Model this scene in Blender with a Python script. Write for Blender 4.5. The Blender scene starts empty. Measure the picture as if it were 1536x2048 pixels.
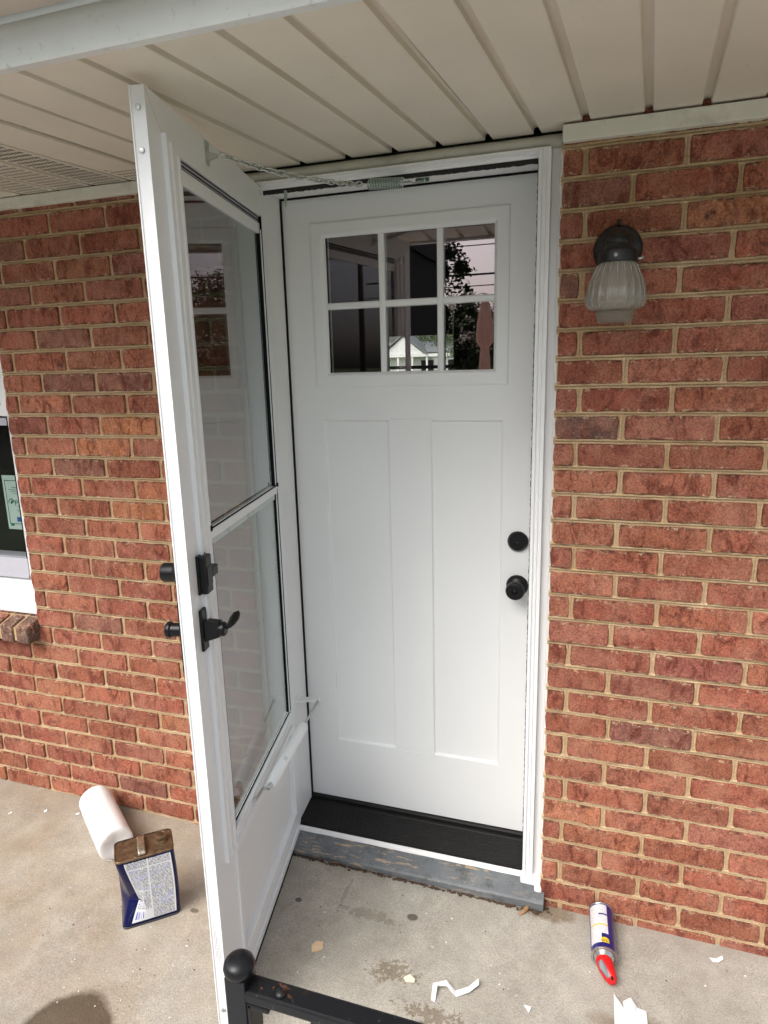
import bpy, bmesh, math, random
from mathutils import Vector, Matrix, noise
R = math.radians
random.seed(7)
SC = bpy.context.scene
COL = SC.collection

# ------------------------------------------------------------------ camera
cam_d = bpy.data.cameras.new("camera"); cam = bpy.data.objects.new("camera", cam_d); COL.objects.link(cam)
_right = Vector((0.950, 0.312, -0.025)); _fwd = Vector((-0.310, 0.926, -0.215)).normalized()
_right = (_right - _fwd * _right.dot(_fwd)).normalized(); _up = _right.cross(_fwd)
cam.matrix_world = Matrix(((_right.x, _up.x, -_fwd.x, 0.065), (_right.y, _up.y, -_fwd.y, -1.731),
                           (_right.z, _up.z, -_fwd.z, 1.581), (0, 0, 0, 1)))
cam_d.sensor_fit = 'VERTICAL'; cam_d.sensor_height = 36.0; cam_d.lens = 1328.18 / 2048 * 36
cam_d.clip_start = 0.02; cam_d.clip_end = 2000
SC.camera = cam

# ------------------------------------------------------------------ sky, sun, exposure
SUN_EL, SUN_AZ = R(48), R(207)          # azimuth measured clockwise from +y: behind the viewer, to the left
w = bpy.data.worlds.new("World"); SC.world = w; w.use_nodes = True
wn = w.node_tree; wn.nodes.clear()
sky = wn.nodes.new("ShaderNodeTexSky"); sky.sky_type = 'NISHITA'; sky.sun_disc = False
sky.sun_elevation = SUN_EL; sky.sun_rotation = SUN_AZ; sky.air_density = 1.0; sky.dust_density = 5.0; sky.ozone_density = 1.0
hs = wn.nodes.new("ShaderNodeHueSaturation"); hs.inputs['Saturation'].default_value = 0.52
bg = wn.nodes.new("ShaderNodeBackground"); bg.inputs[1].default_value = 0.15
wo = wn.nodes.new("ShaderNodeOutputWorld")
wn.links.new(sky.outputs[0], hs.inputs['Color']); wn.links.new(hs.outputs[0], bg.inputs[0]); wn.links.new(bg.outputs[0], wo.inputs[0])
sun_d = bpy.data.lights.new("sun", 'SUN'); sun_d.energy = 1.05; sun_d.angle = R(35); sun_d.color = (1.0, 0.98, 0.95)
sun = bpy.data.objects.new("sun", sun_d); COL.objects.link(sun)
_sd = Vector((math.sin(SUN_AZ) * math.cos(SUN_EL), math.cos(SUN_AZ) * math.cos(SUN_EL), math.sin(SUN_EL)))
sun.rotation_euler = _sd.to_track_quat('Z', 'Y').to_euler(); sun.location = _sd * 30
SC.view_settings.view_transform = 'Standard'; SC.view_settings.look = 'None'
SC.view_settings.exposure = 0.82; SC.view_settings.gamma = 1.0; SC.view_settings.use_curve_mapping = False
SC.render.engine = 'CYCLES'
SC.cycles.max_bounces = 14; SC.cycles.transparent_max_bounces = 24; SC.cycles.glossy_bounces = 6
SC.cycles.use_denoising = True

# ------------------------------------------------------------------ node helpers
class NT:
    def __init__(s, name):
        s.m = bpy.data.materials.new(name); s.m.use_nodes = True; s.t = s.m.node_tree
        s.b = s.t.nodes['Principled BSDF']; s.out = s.t.nodes['Material Output']
    def n(s, kind, **kw):
        nd = s.t.nodes.new(kind)
        for k, v in kw.items():
            if k in nd.inputs.keys() if isinstance(k, str) else False: nd.inputs[k].default_value = v
            else: setattr(nd, k, v)
        return nd
    def l(s, a, b): s.t.links.new(a, b)
    def pos(s): return s.n("ShaderNodeNewGeometry").outputs['Position']
    def obj(s): return s.n("ShaderNodeTexCoord").outputs['Object']
    def mapping(s, vec, scale=(1, 1, 1), loc=(0, 0, 0), rot=(0, 0, 0)):
        mp = s.n("ShaderNodeMapping"); mp.inputs['Scale'].default_value = scale
        mp.inputs['Location'].default_value = loc; mp.inputs['Rotation'].default_value = rot
        s.l(vec, mp.inputs['Vector']); return mp.outputs[0]
    def noise(s, vec, scale, detail=4, rough=.6, dist=0):
        nd = s.n("ShaderNodeTexNoise"); nd.inputs['Scale'].default_value = scale; nd.inputs['Detail'].default_value = detail
        nd.inputs['Roughness'].default_value = rough; nd.inputs['Distortion'].default_value = dist
        if vec is not None: s.l(vec, nd.inputs['Vector'])
        return nd.outputs['Fac']
    def vor(s, vec, scale, feature='F1'):
        nd = s.n("ShaderNodeTexVoronoi"); nd.feature = feature; nd.inputs['Scale'].default_value = scale
        s.l(vec, nd.inputs['Vector']); return nd.outputs['Distance']
    def ramp(s, fac, stops):
        nd = s.n("ShaderNodeValToRGB"); e = nd.color_ramp.elements
        while len(e) < len(stops): e.new(.5)
        for el, (p, c) in zip(e, stops):
            el.position = p; el.color = (c, c, c, 1) if isinstance(c, (int, float)) else (*c, 1)
        s.l(fac, nd.inputs[0]); return nd.outputs[0]
    def math(s, op, a, b=None, clamp=False):
        nd = s.n("ShaderNodeMath"); nd.operation = op; nd.use_clamp = clamp
        for i, v in enumerate((a, b)):
            if v is None: continue
            if isinstance(v, (int, float)): nd.inputs[i].default_value = v
            else: s.l(v, nd.inputs[i])
        return nd.outputs[0]
    def mix(s, fac, a, b, blend='MIX'):
        nd = s.n("ShaderNodeMix"); nd.data_type = 'RGBA'; nd.blend_type = blend; nd.clamp_factor = True
        for i, v in ((0, fac), (6, a), (7, b)):
            if isinstance(v, (int, float)): nd.inputs[i].default_value = v
            elif isinstance(v, tuple): nd.inputs[i].default_value = (*v, 1)
            else: s.l(v, nd.inputs[i])
        return nd.outputs[2]
    def bump(s, h, strength=.3, dist=.002, normal=None):
        nd = s.n("ShaderNodeBump"); nd.inputs['Strength'].default_value = strength; nd.inputs['Distance'].default_value = dist
        s.l(h, nd.inputs['Height'])
        if normal is not None: s.l(normal, nd.inputs['Normal'])
        s.l(nd.outputs[0], s.b.inputs['Normal']); return nd.outputs[0]
    def col(s, v):
        if isinstance(v, tuple): s.b.inputs['Base Color'].default_value = (*v, 1)
        else: s.l(v, s.b.inputs['Base Color'])
    def rough(s, v):
        if isinstance(v, (int, float)): s.b.inputs['Roughness'].default_value = v
        else: s.l(v, s.b.inputs['Roughness'])
    def set(s, **kw):
        for k, v in kw.items(): s.b.inputs[k.replace('_', ' ')].default_value = v

def simple(name, col, rough=.5, metal=0., var=.06, vscale=14, bump=0., bscale=200, grime=0., spec=.5):
    t = NT(name); p = t.pos()
    nz = t.noise(p, vscale, 4)
    k = t.ramp(nz, [(.25, 1 - var), (.75, 1 + var)])
    c = t.mix(1., col, k, 'MULTIPLY')
    if grime:
        g = t.ramp(t.noise(p, 9, 8, .72), [(.52, 0.), (.75, 1.)])
        g2 = t.math('MULTIPLY', g, grime)
        c = t.mix(g2, c, (.20, .19, .14))
    t.col(c); t.rough(t.ramp(nz, [(.2, max(0, rough - .06)), (.8, min(1, rough + .06))]))
    t.set(Metallic=metal, Specular_IOR_Level=spec)
    if bump: t.bump(t.noise(p, bscale, 3), bump, .001)
    return t.m

M = {}
M['storm_white'] = simple('storm_white', (.80, .81, .82), .33, var=.02, vscale=3)
M['door_white'] = simple('door_white', (.80, .81, .81), .34, var=.02, vscale=3.5, bump=.05, bscale=120)
M['frame_white'] = simple('frame_white', (.77, .77, .77), .4, var=.03, vscale=6)
M['caulk'] = simple('caulk', (.82, .81, .80), .5, var=.05, vscale=40, bump=.25, bscale=120)
M['trim_cream'] = simple('trim_cream', (.66, .645, .56), .45, var=.04, vscale=6, grime=.5)
M['window_white'] = simple('window_white', (.80, .80, .80), .4, var=.03)
M['grey_alu'] = simple('grey_alu', (.50, .50, .56), .4, .3)
M['black_hard'] = simple('black_hard', (.006, .006, .007), .36, var=.2, spec=.28)
M['black_rubber'] = simple('black_rubber', (.006, .006, .006), .8, spec=.15)
M['pile'] = simple('pile', (.022, .021, .020), .95, var=.5, vscale=220)
M['zinc'] = simple('zinc', (.55, .58, .56), .34, .9, var=.1, vscale=60)
M['zinc_green'] = simple('zinc_green', (.42, .52, .47), .33, .9, var=.1, vscale=60)
M['void'] = simple('void', (.012, .010, .009), .95)  # near-black colour standing in for unlit depth

def m_soffit(name, col, emboss=.35):
    t = NT(name); p = t.pos()
    g = t.noise(t.mapping(p, (150, 12, 30)), 1, 4, .6, .5)
    big = t.noise(p, 3.2, 5)
    c = t.mix(1., col, t.ramp(big, [(.3, .92), (.7, 1.05)]), 'MULTIPLY')
    sp = t.ramp(t.noise(p, 70, 3), [(.70, 0.), (.78, .5)])
    c = t.mix(sp, c, (.25, .22, .17))
    t.col(c); t.rough(.55); t.bump(g, emboss, .0012); return t.m
M['soffit'] = m_soffit('soffit_vinyl', (.70, .65, .555))
M['soffit_out'] = m_soffit('soffit_outer', (.52, .45, .39))
def m_fascia():
    t = NT('fascia_white'); p = t.pos()
    c = t.mix(t.ramp(t.noise(p, 60, 5, .7), [(.60, 0.), (.74, .55)]), (.72, .75, .74), (.30, .28, .20))
    c = t.mix(1., c, t.ramp(t.noise(p, 4, 3), [(.3, .9), (.7, 1.03)]), 'MULTIPLY')
    t.col(c); t.rough(.38); return t.m
M['fascia'] = m_fascia()

def m_brick():
    t = NT('brick_clay'); p = t.pos()
    oi = t.n("ShaderNodeObjectInfo")
    off = t.n("ShaderNodeVectorMath"); off.operation = 'SCALE'
    cmb = t.n("ShaderNodeCombineXYZ")
    for i in range(3): t.l(t.math('MULTIPLY', oi.outputs['Random'], 37. + 11 * i), cmb.inputs[i])
    add = t.n("ShaderNodeVectorMath"); add.operation = 'ADD'; t.l(p, add.inputs[0]); t.l(cmb.outputs[0], add.inputs[1])
    q = add.outputs[0]
    base = t.mix(1., t.mix(1., oi.outputs['Color'], (1.10, 1.26, 1.36), 'MULTIPLY'), t.ramp(t.noise(q, 24, 6, .72), [(.28, .70), (.5, 1.), (.72, 1.30)]), 'MULTIPLY')
    # burnt red streaks run down the face, sandy bloom, dark pits, pale mortar smears
    patch = t.ramp(t.noise(t.mapping(q, (1, 1, .45)), 34, 7, .74, .8), [(.495, 0.), (.60, .80)])
    c = t.mix(patch, base, (.125, .028, .018))
    bloom = t.ramp(t.noise(q, 11, 5, .6), [(.46, 0.), (.68, .50)])
    c = t.mix(bloom, c, (.46, .215, .145))
    sand = t.ramp(t.noise(q, 210, 4, .75), [(.36, .62), (.5, 1.), (.64, 1.40)])
    c = t.mix(1., c, sand, 'MULTIPLY')
    pit = t.ramp(t.noise(q, 170, 4, .7), [(.63, 0.), (.67, .85)])
    c = t.mix(pit, c, (.030, .012, .010))
    tco = t.n("ShaderNodeTexCoord"); sp = t.n("ShaderNodeSeparateXYZ"); t.l(tco.outputs['Object'], sp.inputs[0])
    ez = t.math('SUBTRACT', t.math('ABSOLUTE', sp.outputs[2]), .0195)
    edge = t.math('MULTIPLY', ez, 200., True)
    sm = t.ramp(t.noise(q, 62, 7, .8, .9), [(.535, 0.), (.59, .95)])
    c = t.mix(t.math('MULTIPLY', t.math('ADD', t.math('MULTIPLY', edge, .85), .08), sm), c, (.56, .42, .27))
    edge_dark = t.ramp(t.noise(q, 48, 5, .7), [(.50, 0.), (.62, .75)])  # darker blotches along the upper and lower brick edges
    c = t.mix(t.math('MULTIPLY', edge, edge_dark), c, (.05, .022, .018))
    dk = t.ramp(t.noise(q, 13, 4, .6), [(.68, 0.), (.74, .75)])
    c = t.mix(dk, c, (.055, .030, .030))
    t.col(c); t.rough(.92); t.set(Specular_IOR_Level=.25)
    h = t.math('ADD', t.noise(q, 260, 4, .7), t.math('MULTIPLY', t.noise(q, 60, 5, .7), 2.0))
    t.bump(h, .9, .0028); return t.m
M['brick'] = m_brick()
def m_mortar():
    t = NT('mortar_tan'); p = t.pos()
    c = t.mix(t.ramp(t.noise(p, 7, 5, .6), [(.3, 0.), (.7, 1.)]), (.58, .395, .215), (.73, .545, .345))
    c = t.mix(1., c, t.ramp(t.noise(p, 260, 3), [(.3, .72), (.65, 1.12)]), 'MULTIPLY')
    c = t.mix(t.ramp(t.noise(t.mapping(p, (1, 1, 4)), 30, 5, .7), [(.58, 0.), (.72, .55)]), c, (.24, .15, .08))
    t.col(c); t.rough(.95); t.set(Specular_IOR_Level=.2)
    t.bump(t.noise(t.mapping(p, (1, 1, 2.2)), 200, 5, .75), .9, .003); return t.m
M['mortar'] = m_mortar()

def m_concrete():
    t = NT('porch_concrete'); p = t.pos()
    xyz = t.n("ShaderNodeSeparateXYZ"); t.l(p, xyz.inputs[0]); X, Yc = xyz.outputs[0], xyz.outputs[1]
    big = t.noise(p, 2.6, 6, .62, .3); mid = t.noise(p, 14, 6, .65); fine = t.noise(p, 260, 5, .8)
    c = t.mix(t.ramp(big, [(.35, 0.), (.65, 1.)]), (.335, .310, .262), (.430, .405, .355))
    leftk = t.math('MULTIPLY', t.math('ADD', t.math('MULTIPLY', X, -1.), -.55), 1.6, True)
    warm = t.math('MULTIPLY', leftk, t.ramp(t.noise(p, 5, 5), [(.35, .25), (.7, .9)]))
    c = t.mix(warm, c, (.33, .262, .185))
    c = t.mix(1., c, t.ramp(mid, [(.3, .84), (.7, 1.12)]), 'MULTIPLY')
    c = t.mix(1., c, t.ramp(fine, [(.34, .62), (.5, 1.), (.66, 1.25)]), 'MULTIPLY')
    pit = t.ramp(t.noise(p, 75, 6, .8), [(.625, 0.), (.665, .75)])
    region = t.ramp(t.noise(p, 5.5, 3), [(.42, .1), (.62, 1.)])
    c = t.mix(t.math('MULTIPLY', pit, region), c, (.12, .105, .085))
    spot = t.ramp(t.vor(p, 9.), [(.035, .85), (.06, 0.)])
    sel = t.ramp(t.noise(p, 3.1, 2), [(.50, 0.), (.56, 1.)])
    c = t.mix(t.math('MULTIPLY', spot, sel), c, (.13, .12, .105))
    wsp = t.ramp(t.noise(p, 170, 2, .5), [(.735, 0.), (.76, .8)])
    c = t.mix(wsp, c, (.72, .70, .66))
    rough = t.math('ADD', .84, 0.)
    def blob(cx, cy, rx, ry, wob, soft, colr, amount, nsc=9.):
        nonlocal c
        dx = t.math('DIVIDE', t.math('SUBTRACT', X, cx), rx); dy = t.math('DIVIDE', t.math('SUBTRACT', Yc, cy), ry)
        d = t.math('SQRT', t.math('ADD', t.math('MULTIPLY', dx, dx), t.math('MULTIPLY', dy, dy)))
        d = t.math('ADD', d, t.math('MULTIPLY', t.math('SUBTRACT', t.noise(p, nsc, 4), .5), wob))
        f = t.math('MULTIPLY', t.ramp(d, [(max(0., .62 - soft), 1.), (min(1., .62 + soft), 0.)]), amount)
        c = t.mix(f, c, colr, 'MULTIPLY'); return f
    # the damp patch by the steps, the small wet dribbles, the round tar spots, a soiled seam at the wall
    wet = blob(-1.125, -.765, .180, .205, .34, .05, (.30, .25, .19), 1., 7.)
    blob(-.405, -.345, .070, .040, 4.2, .10, (.50, .42, .32), .75, 85.)
    blob(-.275, -.435, .10, .034, 4.0, .10, (.50, .42, .32), .75, 85.)
    blob(-.03, -.44, .10, .05, .9, .10, (.42, .36, .29), .9, 22.)
    blob(.24, -.33, .20, .07, .9, .18, (.62, .52, .40), .8, 12.)
    blob(-.405, -.159, .026, .019, .35, .08, (.34, .32, .29), 1., 40.)
    blob(-.752, -.20, .016, .013, .35, .08, (.30, .28, .26), 1., 40.)
    blob(-.625, -.13, .009, .08, 2.6, .14, (.55, .51, .46), .5, 80.)
    blob(-.53, -.19, .13, .028, 3.2, .12, (.55, .52, .47), .5, 70.)
    blob(-1.03, -.33, .022, .013, .6, .1, (.4, .38, .35), 1., 40.)
    blob(-.03, -.02, .13, .05, 1.1, .15, (.52, .44, .34), .9, 24.)
    blob(-.50, -.72, .35, .16, 1.2, .22, (.72, .65, .56), .7, 10.)
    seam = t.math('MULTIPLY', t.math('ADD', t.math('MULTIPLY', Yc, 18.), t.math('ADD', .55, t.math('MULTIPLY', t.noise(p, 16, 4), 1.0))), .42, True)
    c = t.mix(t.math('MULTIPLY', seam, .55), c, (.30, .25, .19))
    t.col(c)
    t.rough(t.math('SUBTRACT', .86, t.math('MULTIPLY', wet, .30)))
    h = t.math('ADD', t.math('MULTIPLY', fine, .5), t.math('SUBTRACT', t.noise(p, 150, 4, .7), t.math('MULTIPLY', pit, .6)))
    t.bump(h, .7, .0024); return t.m
M['concrete'] = m_concrete()

def m_sill():
    t = NT('peeling_grey_paint'); p = t.pos()
    c = t.mix(t.ramp(t.noise(p, 11, 5), [(.3, 0.), (.7, 1.)]), (.105, .116, .126), (.175, .188, .196))
    s1 = t.noise(t.mapping(p, (1, 6, 6)), 16, 6, .72, .4); s0 = t.noise(p, 4.2, 2)
    k = t.math('MULTIPLY', t.ramp(s1, [(.56, 0.), (.59, 1.)]), t.ramp(s0, [(.40, 0.), (.54, 1.)]))
    c = t.mix(k, c, t.mix(t.noise(t.mapping(p, (2, 30, 30)), 9, 4), (.34, .22, .12), (.60, .46, .32)))
    fl = t.ramp(t.noise(t.mapping(p, (1, 2, 2)), 90, 3), [(.70, 0.), (.73, .8)])
    c = t.mix(fl, c, (.55, .54, .52))
    dirt = t.ramp(t.noise(p, 26, 6, .75), [(.52, 0.), (.68, .7)])
    c = t.mix(dirt, c, (.055, .055, .05))
    t.col(c); t.rough(.55); t.bump(t.math('SUBTRACT', t.noise(t.mapping(p, (1, 8, 8)), 22, 4), t.math('MULTIPLY', k, .8)), .5, .0015); return t.m
M['sill'] = m_sill()
M['rot_wood'] = simple('rot_wood', (.075, .045, .028), .95, var=.6, vscale=90, bump=.8, bscale=150)
M['bark_wood'] = simple('splinter_wood', (.36, .20, .10), .8, var=.4, vscale=120)

def m_glass(name, f0, f90, refl=(1, 1, 1), trans=(.93, .95, .94), pw_=4.2):
    """thin pane: reflection by Schlick's law, the rest passes straight through"""
    t = NT(name); t.t.nodes.remove(t.b)
    lw = t.n("ShaderNodeLayerWeight"); lw.inputs['Blend'].default_value = .5
    pw = t.math('POWER', lw.outputs['Facing'], pw_)
    fac = t.math('ADD', t.math('MULTIPLY', pw, f90 - f0), f0, True)
    tr = t.n("ShaderNodeBsdfTransparent"); tr.inputs[0].default_value = (*trans, 1)
    gl = t.n("ShaderNodeBsdfGlossy"); gl.inputs['Color'].default_value = (*refl, 1); gl.inputs['Roughness'].default_value = 0.0
    mx = t.n("ShaderNodeMixShader"); t.l(fac, mx.inputs[0]); t.l(tr.outputs[0], mx.inputs[1]); t.l(gl.outputs[0], mx.inputs[2])
    t.l(mx.outputs[0], t.out.inputs[0]); return t.m
M['door_glass'] = m_glass('door_glass', .24, .8, (1., .88, .94), (.74, .76, .74))
M['storm_glass'] = m_glass('storm_glass', .14, .72, (1, 1, 1), (.50, .545, .545), 3.)
M['window_glass'] = m_glass('window_glass', .02, .4, (1, 1, 1), (.86, .88, .87))
def m_kick():
    t = NT('pebbled_panel'); p = t.obj()
    t.col((.78, .78, .78)); t.rough(.40)
    t.bump(t.noise(p, 190, 2, .5), 1., .004); return t.m
M['kick'] = m_kick()
def m_frost(name, body, rough, clear, vor):
    t = NT(name); t.col(body); t.rough(rough); t.set(Specular_IOR_Level=.9)
    if vor: t.bump(t.vor(t.pos(), 260.), 1., .003)
    tr = t.n("ShaderNodeBsdfTransparent"); tr.inputs[0].default_value = (.93, .92, .88, 1)
    lw = t.n("ShaderNodeLayerWeight"); lw.inputs['Blend'].default_value = .5
    fac = t.math('SUBTRACT', clear, t.math('MULTIPLY', t.math('POWER', lw.outputs['Facing'], 2.5), clear * .8), True)
    mx = t.n("ShaderNodeMixShader"); t.l(fac, mx.inputs[0]); t.l(t.b.outputs[0], mx.inputs[1]); t.l(tr.outputs[0], mx.inputs[2])
    t.l(mx.outputs[0], t.out.inputs[0]); return t.m
M['frost'] = m_frost('frosted_ribbed_glass', (.40, .375, .33), .06, .58, False)
M['stipple'] = m_frost('stippled_clear_glass', (.36, .33, .29), .06, .70, True)
def m_oldblack():
    t = NT('weathered_black_metal'); p = t.pos()
    d = t.ramp(t.noise(p, 46, 6, .7), [(.52, 0.), (.78, .5)])
    c = t.mix(d, (.006, .007, .008), (.050, .044, .032))
    sp = t.ramp(t.noise(p, 300, 2), [(.70, 0.), (.74, .8)]); c = t.mix(sp, c, (.28, .27, .24))
    t.col(c); t.rough(t.ramp(d, [(0., .34), (.6, .7)])); t.bump(t.noise(p, 160, 3), .2, .001); return t.m
M['oldblack'] = m_oldblack()
def m_railpaint():
    t = NT('rusting_black_paint'); p = t.pos()
    xyz = t.n("ShaderNodeSeparateXYZ"); t.l(p, xyz.inputs[0])
    near = t.math('MULTIPLY', t.math('ADD', t.math('MULTIPLY', xyz.outputs[0], -9.), -2.45), 1., True)
    n1 = t.noise(p, 52, 5, .6)
    r = t.math('MULTIPLY', t.ramp(n1, [(.60, 0.), (.635, 1.)]), near)
    c = t.mix(r, (.007, .0075, .009), t.mix(t.noise(p, 160, 3), (.22, .06, .025), (.42, .17, .07)))
    sp = t.ramp(t.noise(p, 240, 2), [(.72, 0.), (.75, .7)]); c = t.mix(sp, c, (.34, .30, .26))
    t.set(Specular_IOR_Level=.35); t.col(c); t.rough(t.math('ADD', .30, t.math('MULTIPLY', t.noise(p, 24, 4), .22))); t.bump(t.math('SUBTRACT', t.noise(p, 70, 3), r), .25, .0015); return t.m
M['rail'] = m_railpaint()
M['rail_plain'] = simple('black_paint', (.007, .0075, .009), .36, var=.4, vscale=60, spec=.35)

# ------------------------------------------------------------------ mesh helpers
class MB:
    def __init__(s): s.v, s.f, s.mi, s.sm = [], [], [], []
    def add(s, vs, fs, mi=0, smooth=False):
        o = len(s.v); s.v += [tuple(v) for v in vs]
        s.f += [tuple(i + o for i in f) for f in fs]; s.mi += [mi] * len(fs); s.sm += [smooth] * len(fs); return s
    def box(s, x0, x1, y0, y1, z0, z1, bev=0., mi=0):
        if bev <= 0:
            vs = [(x, y, z) for x in (x0, x1) for y in (y0, y1) for z in (z0, z1)]
            return s.add(vs, [(0, 1, 3, 2), (4, 6, 7, 5), (0, 4, 5, 1), (2, 3, 7, 6), (0, 2, 6, 4), (1, 5, 7, 3)], mi)
        bm = bmesh.new(); bmesh.ops.create_cube(bm, size=1)
        for v in bm.verts: v.co = Vector(((x0 + x1) / 2 + v.co.x * (x1 - x0), (y0 + y1) / 2 + v.co.y * (y1 - y0), (z0 + z1) / 2 + v.co.z * (z1 - z0)))
        bmesh.ops.bevel(bm, geom=bm.edges[:], offset=bev, segments=2, affect='EDGES', profile=.6)
        return s.bm(bm, mi)
    def bm(s, bm, mi=0, smooth=False):
        bm.verts.index_update(); s.add([v.co[:] for v in bm.verts], [[v.index for v in f.verts] for f in bm.faces], mi, smooth); bm.free(); return s
    def lathe(s, prof, n=32, M_=None, mi=0, smooth=True, cap=True):
        """prof: (r, h) pairs about local z"""
        M_ = M_ or Matrix(); vs, fs = [], []
        for r, h in prof:
            for k in range(n):
                a = 2 * math.pi * k / n; vs.append(M_ @ Vector((r * math.cos(a), r * math.sin(a), h)))
        for i in range(len(prof) - 1):
            for k in range(n):
                k2 = (k + 1) % n; fs.append((i * n + k, i * n + k2, (i + 1) * n + k2, (i + 1) * n + k))
        if cap:
            if prof[0][0] > 1e-6: fs.append(tuple(range(n - 1, -1, -1)))
            if prof[-1][0] > 1e-6: fs.append(tuple((len(prof) - 1) * n + k for k in range(n)))
        return s.add(vs, fs, mi, smooth)
    def tube(s, pts, r, n=10, mi=0, closed=False, cap=True):
        pts = [Vector(p) for p in pts]; L = len(pts); vs, fs = [], []
        rs = r if isinstance(r, (list, tuple)) else [r] * L
        up = None
        for i, p in enumerate(pts):
            a = pts[(i - 1) % L] if (closed or i > 0) else p; b = pts[(i + 1) % L] if (closed or i < L - 1) else p
            d = (b - a).normalized()
            if up is None: up = d.orthogonal().normalized()
            up = (up - d * up.dot(d)).normalized(); sd = d.cross(up)
            for k in range(n):
                t_ = 2 * math.pi * k / n; vs.append(p + (up * math.cos(t_) + sd * math.sin(t_)) * rs[i])
        m_ = L if closed else L - 1
        for i in range(m_):
            j = (i + 1) % L
            for k in range(n): fs.append((i * n + k, i * n + (k + 1) % n, j * n + (k + 1) % n, j * n + k))
        if not closed and cap: fs += [tuple(range(n - 1, -1, -1)), tuple((L - 1) * n + k for k in range(n))]
        return s.add(vs, fs, mi, True)
    def rings(s, rings, fill=True, back=False, mi=0):
        """rings: (x0,x1,z0,z1,y) rectangles joined one to the next"""
        vs, fs = [], []
        for x0, x1, z0, z1, y in rings: vs += [(x0, y, z0), (x1, y, z0), (x1, y, z1), (x0, y, z1)]
        for i in range(len(rings) - 1):
            for k in range(4): fs.append((i * 4 + k, i * 4 + (k + 1) % 4, i * 4 + 4 + (k + 1) % 4, i * 4 + 4 + k))
        if fill: o = 4 * (len(rings) - 1); fs.append((o, o + 1, o + 2, o + 3))
        if back: fs.append((3, 2, 1, 0))
        return s.add(vs, fs, mi)
    def extrude_x(s, prof, x0, x1, mi=0, smooth=False, nx=1, jit=0.):
        """closed (y,z) profile pushed along x"""
        n = len(prof); vs, fs = [], []
        for i in range(nx + 1):
            x = x0 + (x1 - x0) * i / nx
            for k, (y, z) in enumerate(prof): vs.append((x, y + (random.uniform(-jit, jit) if jit else 0), z + (random.uniform(-jit, jit) if jit else 0)))
        for i in range(nx):
            for k in range(n): fs.append((i * n + k, i * n + (k + 1) % n, i * n + n + (k + 1) % n, i * n + n + k))
        fs += [tuple(range(n - 1, -1, -1)), tuple(nx * n + k for k in range(n))]
        return s.add(vs, fs, mi, smooth)
    def xf(s, M_): s.v = [tuple(M_ @ Vector(v)) for v in s.v]; return s
    def mesh(s, name, mats):
        me = bpy.data.meshes.new(name); me.from_pydata(s.v, [], s.f)
        for m in (mats if isinstance(mats, (list, tuple)) else [mats]): me.materials.append(m)
        me.polygons.foreach_set('material_index', s.mi); me.polygons.foreach_set('use_smooth', s.sm)
        bm = bmesh.new(); bm.from_mesh(me); bmesh.ops.recalc_face_normals(bm, faces=bm.faces[:]); bm.to_mesh(me); bm.free()
        me.update(); return me
    def build(s, name, mats, parent=None, **tags):
        o = bpy.data.objects.new(name, s.mesh(name, mats)); COL.objects.link(o); o.parent = parent
        return tag(o, **tags)
def tag(o, label=None, cat=None, group=None, kind=None):
    if label: o['label'] = label
    if cat: o['category'] = cat
    if group: o['group'] = group
    if kind: o['kind'] = kind
    return o
def empty(name, loc=(0, 0, 0), rz=0., **tags):
    o = bpy.data.objects.new(name, None); COL.objects.link(o); o.location = loc; o.rotation_euler = (0, 0, rz); o.empty_display_size = .05
    return tag(o, **tags)
def subsurf(o, lv=1):
    md = o.modifiers.new('sub', 'SUBSURF'); md.levels = lv; md.render_levels = lv; return o
def smooth_by_angle(o, deg=35):
    me = o.data
    me.polygons.foreach_set('use_smooth', [True] * len(me.polygons))
    bm = bmesh.new(); bm.from_mesh(me)
    for e in bm.edges:
        e.smooth = len(e.link_faces) == 2 and e.calc_face_angle(3.14) < R(deg)
    bm.to_mesh(me); bm.free(); return o
def text_mesh(name, body, size, mat, parent, M_, align='CENTER', extrude=.0004):
    cu = bpy.data.curves.new(name, 'FONT'); cu.body = body; cu.size = size; cu.align_x = align; cu.align_y = 'CENTER'; cu.extrude = extrude
    tmp = bpy.data.objects.new('tmp', cu); COL.objects.link(tmp)
    dg = bpy.context.evaluated_depsgraph_get(); me = bpy.data.meshes.new_from_object(tmp.evaluated_get(dg))
    bpy.data.objects.remove(tmp); me.name = name; me.transform(M_); me.materials.clear(); me.materials.append(mat)
    o = bpy.data.objects.new(name, me); COL.objects.link(o); o.parent = parent; return o
def wob(a, b, s=1., seed=0): return noise.noise(Vector((a * s, b * s, seed * 7.3)))
def floor_z(x): return .001 - .0125 * x

# ================================================================== SETTING
# ground
def m_grass():
    t = NT('lawn_grass'); p = t.pos()
    c = t.mix(t.ramp(t.noise(p, .8, 6), [(.3, 0.), (.7, 1.)]), (.06, .11, .028), (.12, .16, .05))
    t.col(t.mix(1., c, t.ramp(t.noise(p, 60, 3), [(.3, .6), (.7, 1.3)]), 'MULTIPLY')); t.rough(.9); t.bump(t.noise(p, 90, 4), .8, .03); return t.m
MB().add([(-400, -400, -.30), (400, -400, -.30), (400, 400, -.30), (-400, 400, -.30)], [(0, 1, 2, 3)]).build('lawn', m_grass(), kind='structure')
mb = MB(); mb.box(-5.5, 4.5, -7.5, -1.24, -.34, -.292)  # unseen pale ground added to bounce light up onto the porch ceiling
mb.build('bounce_ground', simple('bounce_concrete', (.42, .42, .40), .9, var=.1, vscale=3), kind='structure')
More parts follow.
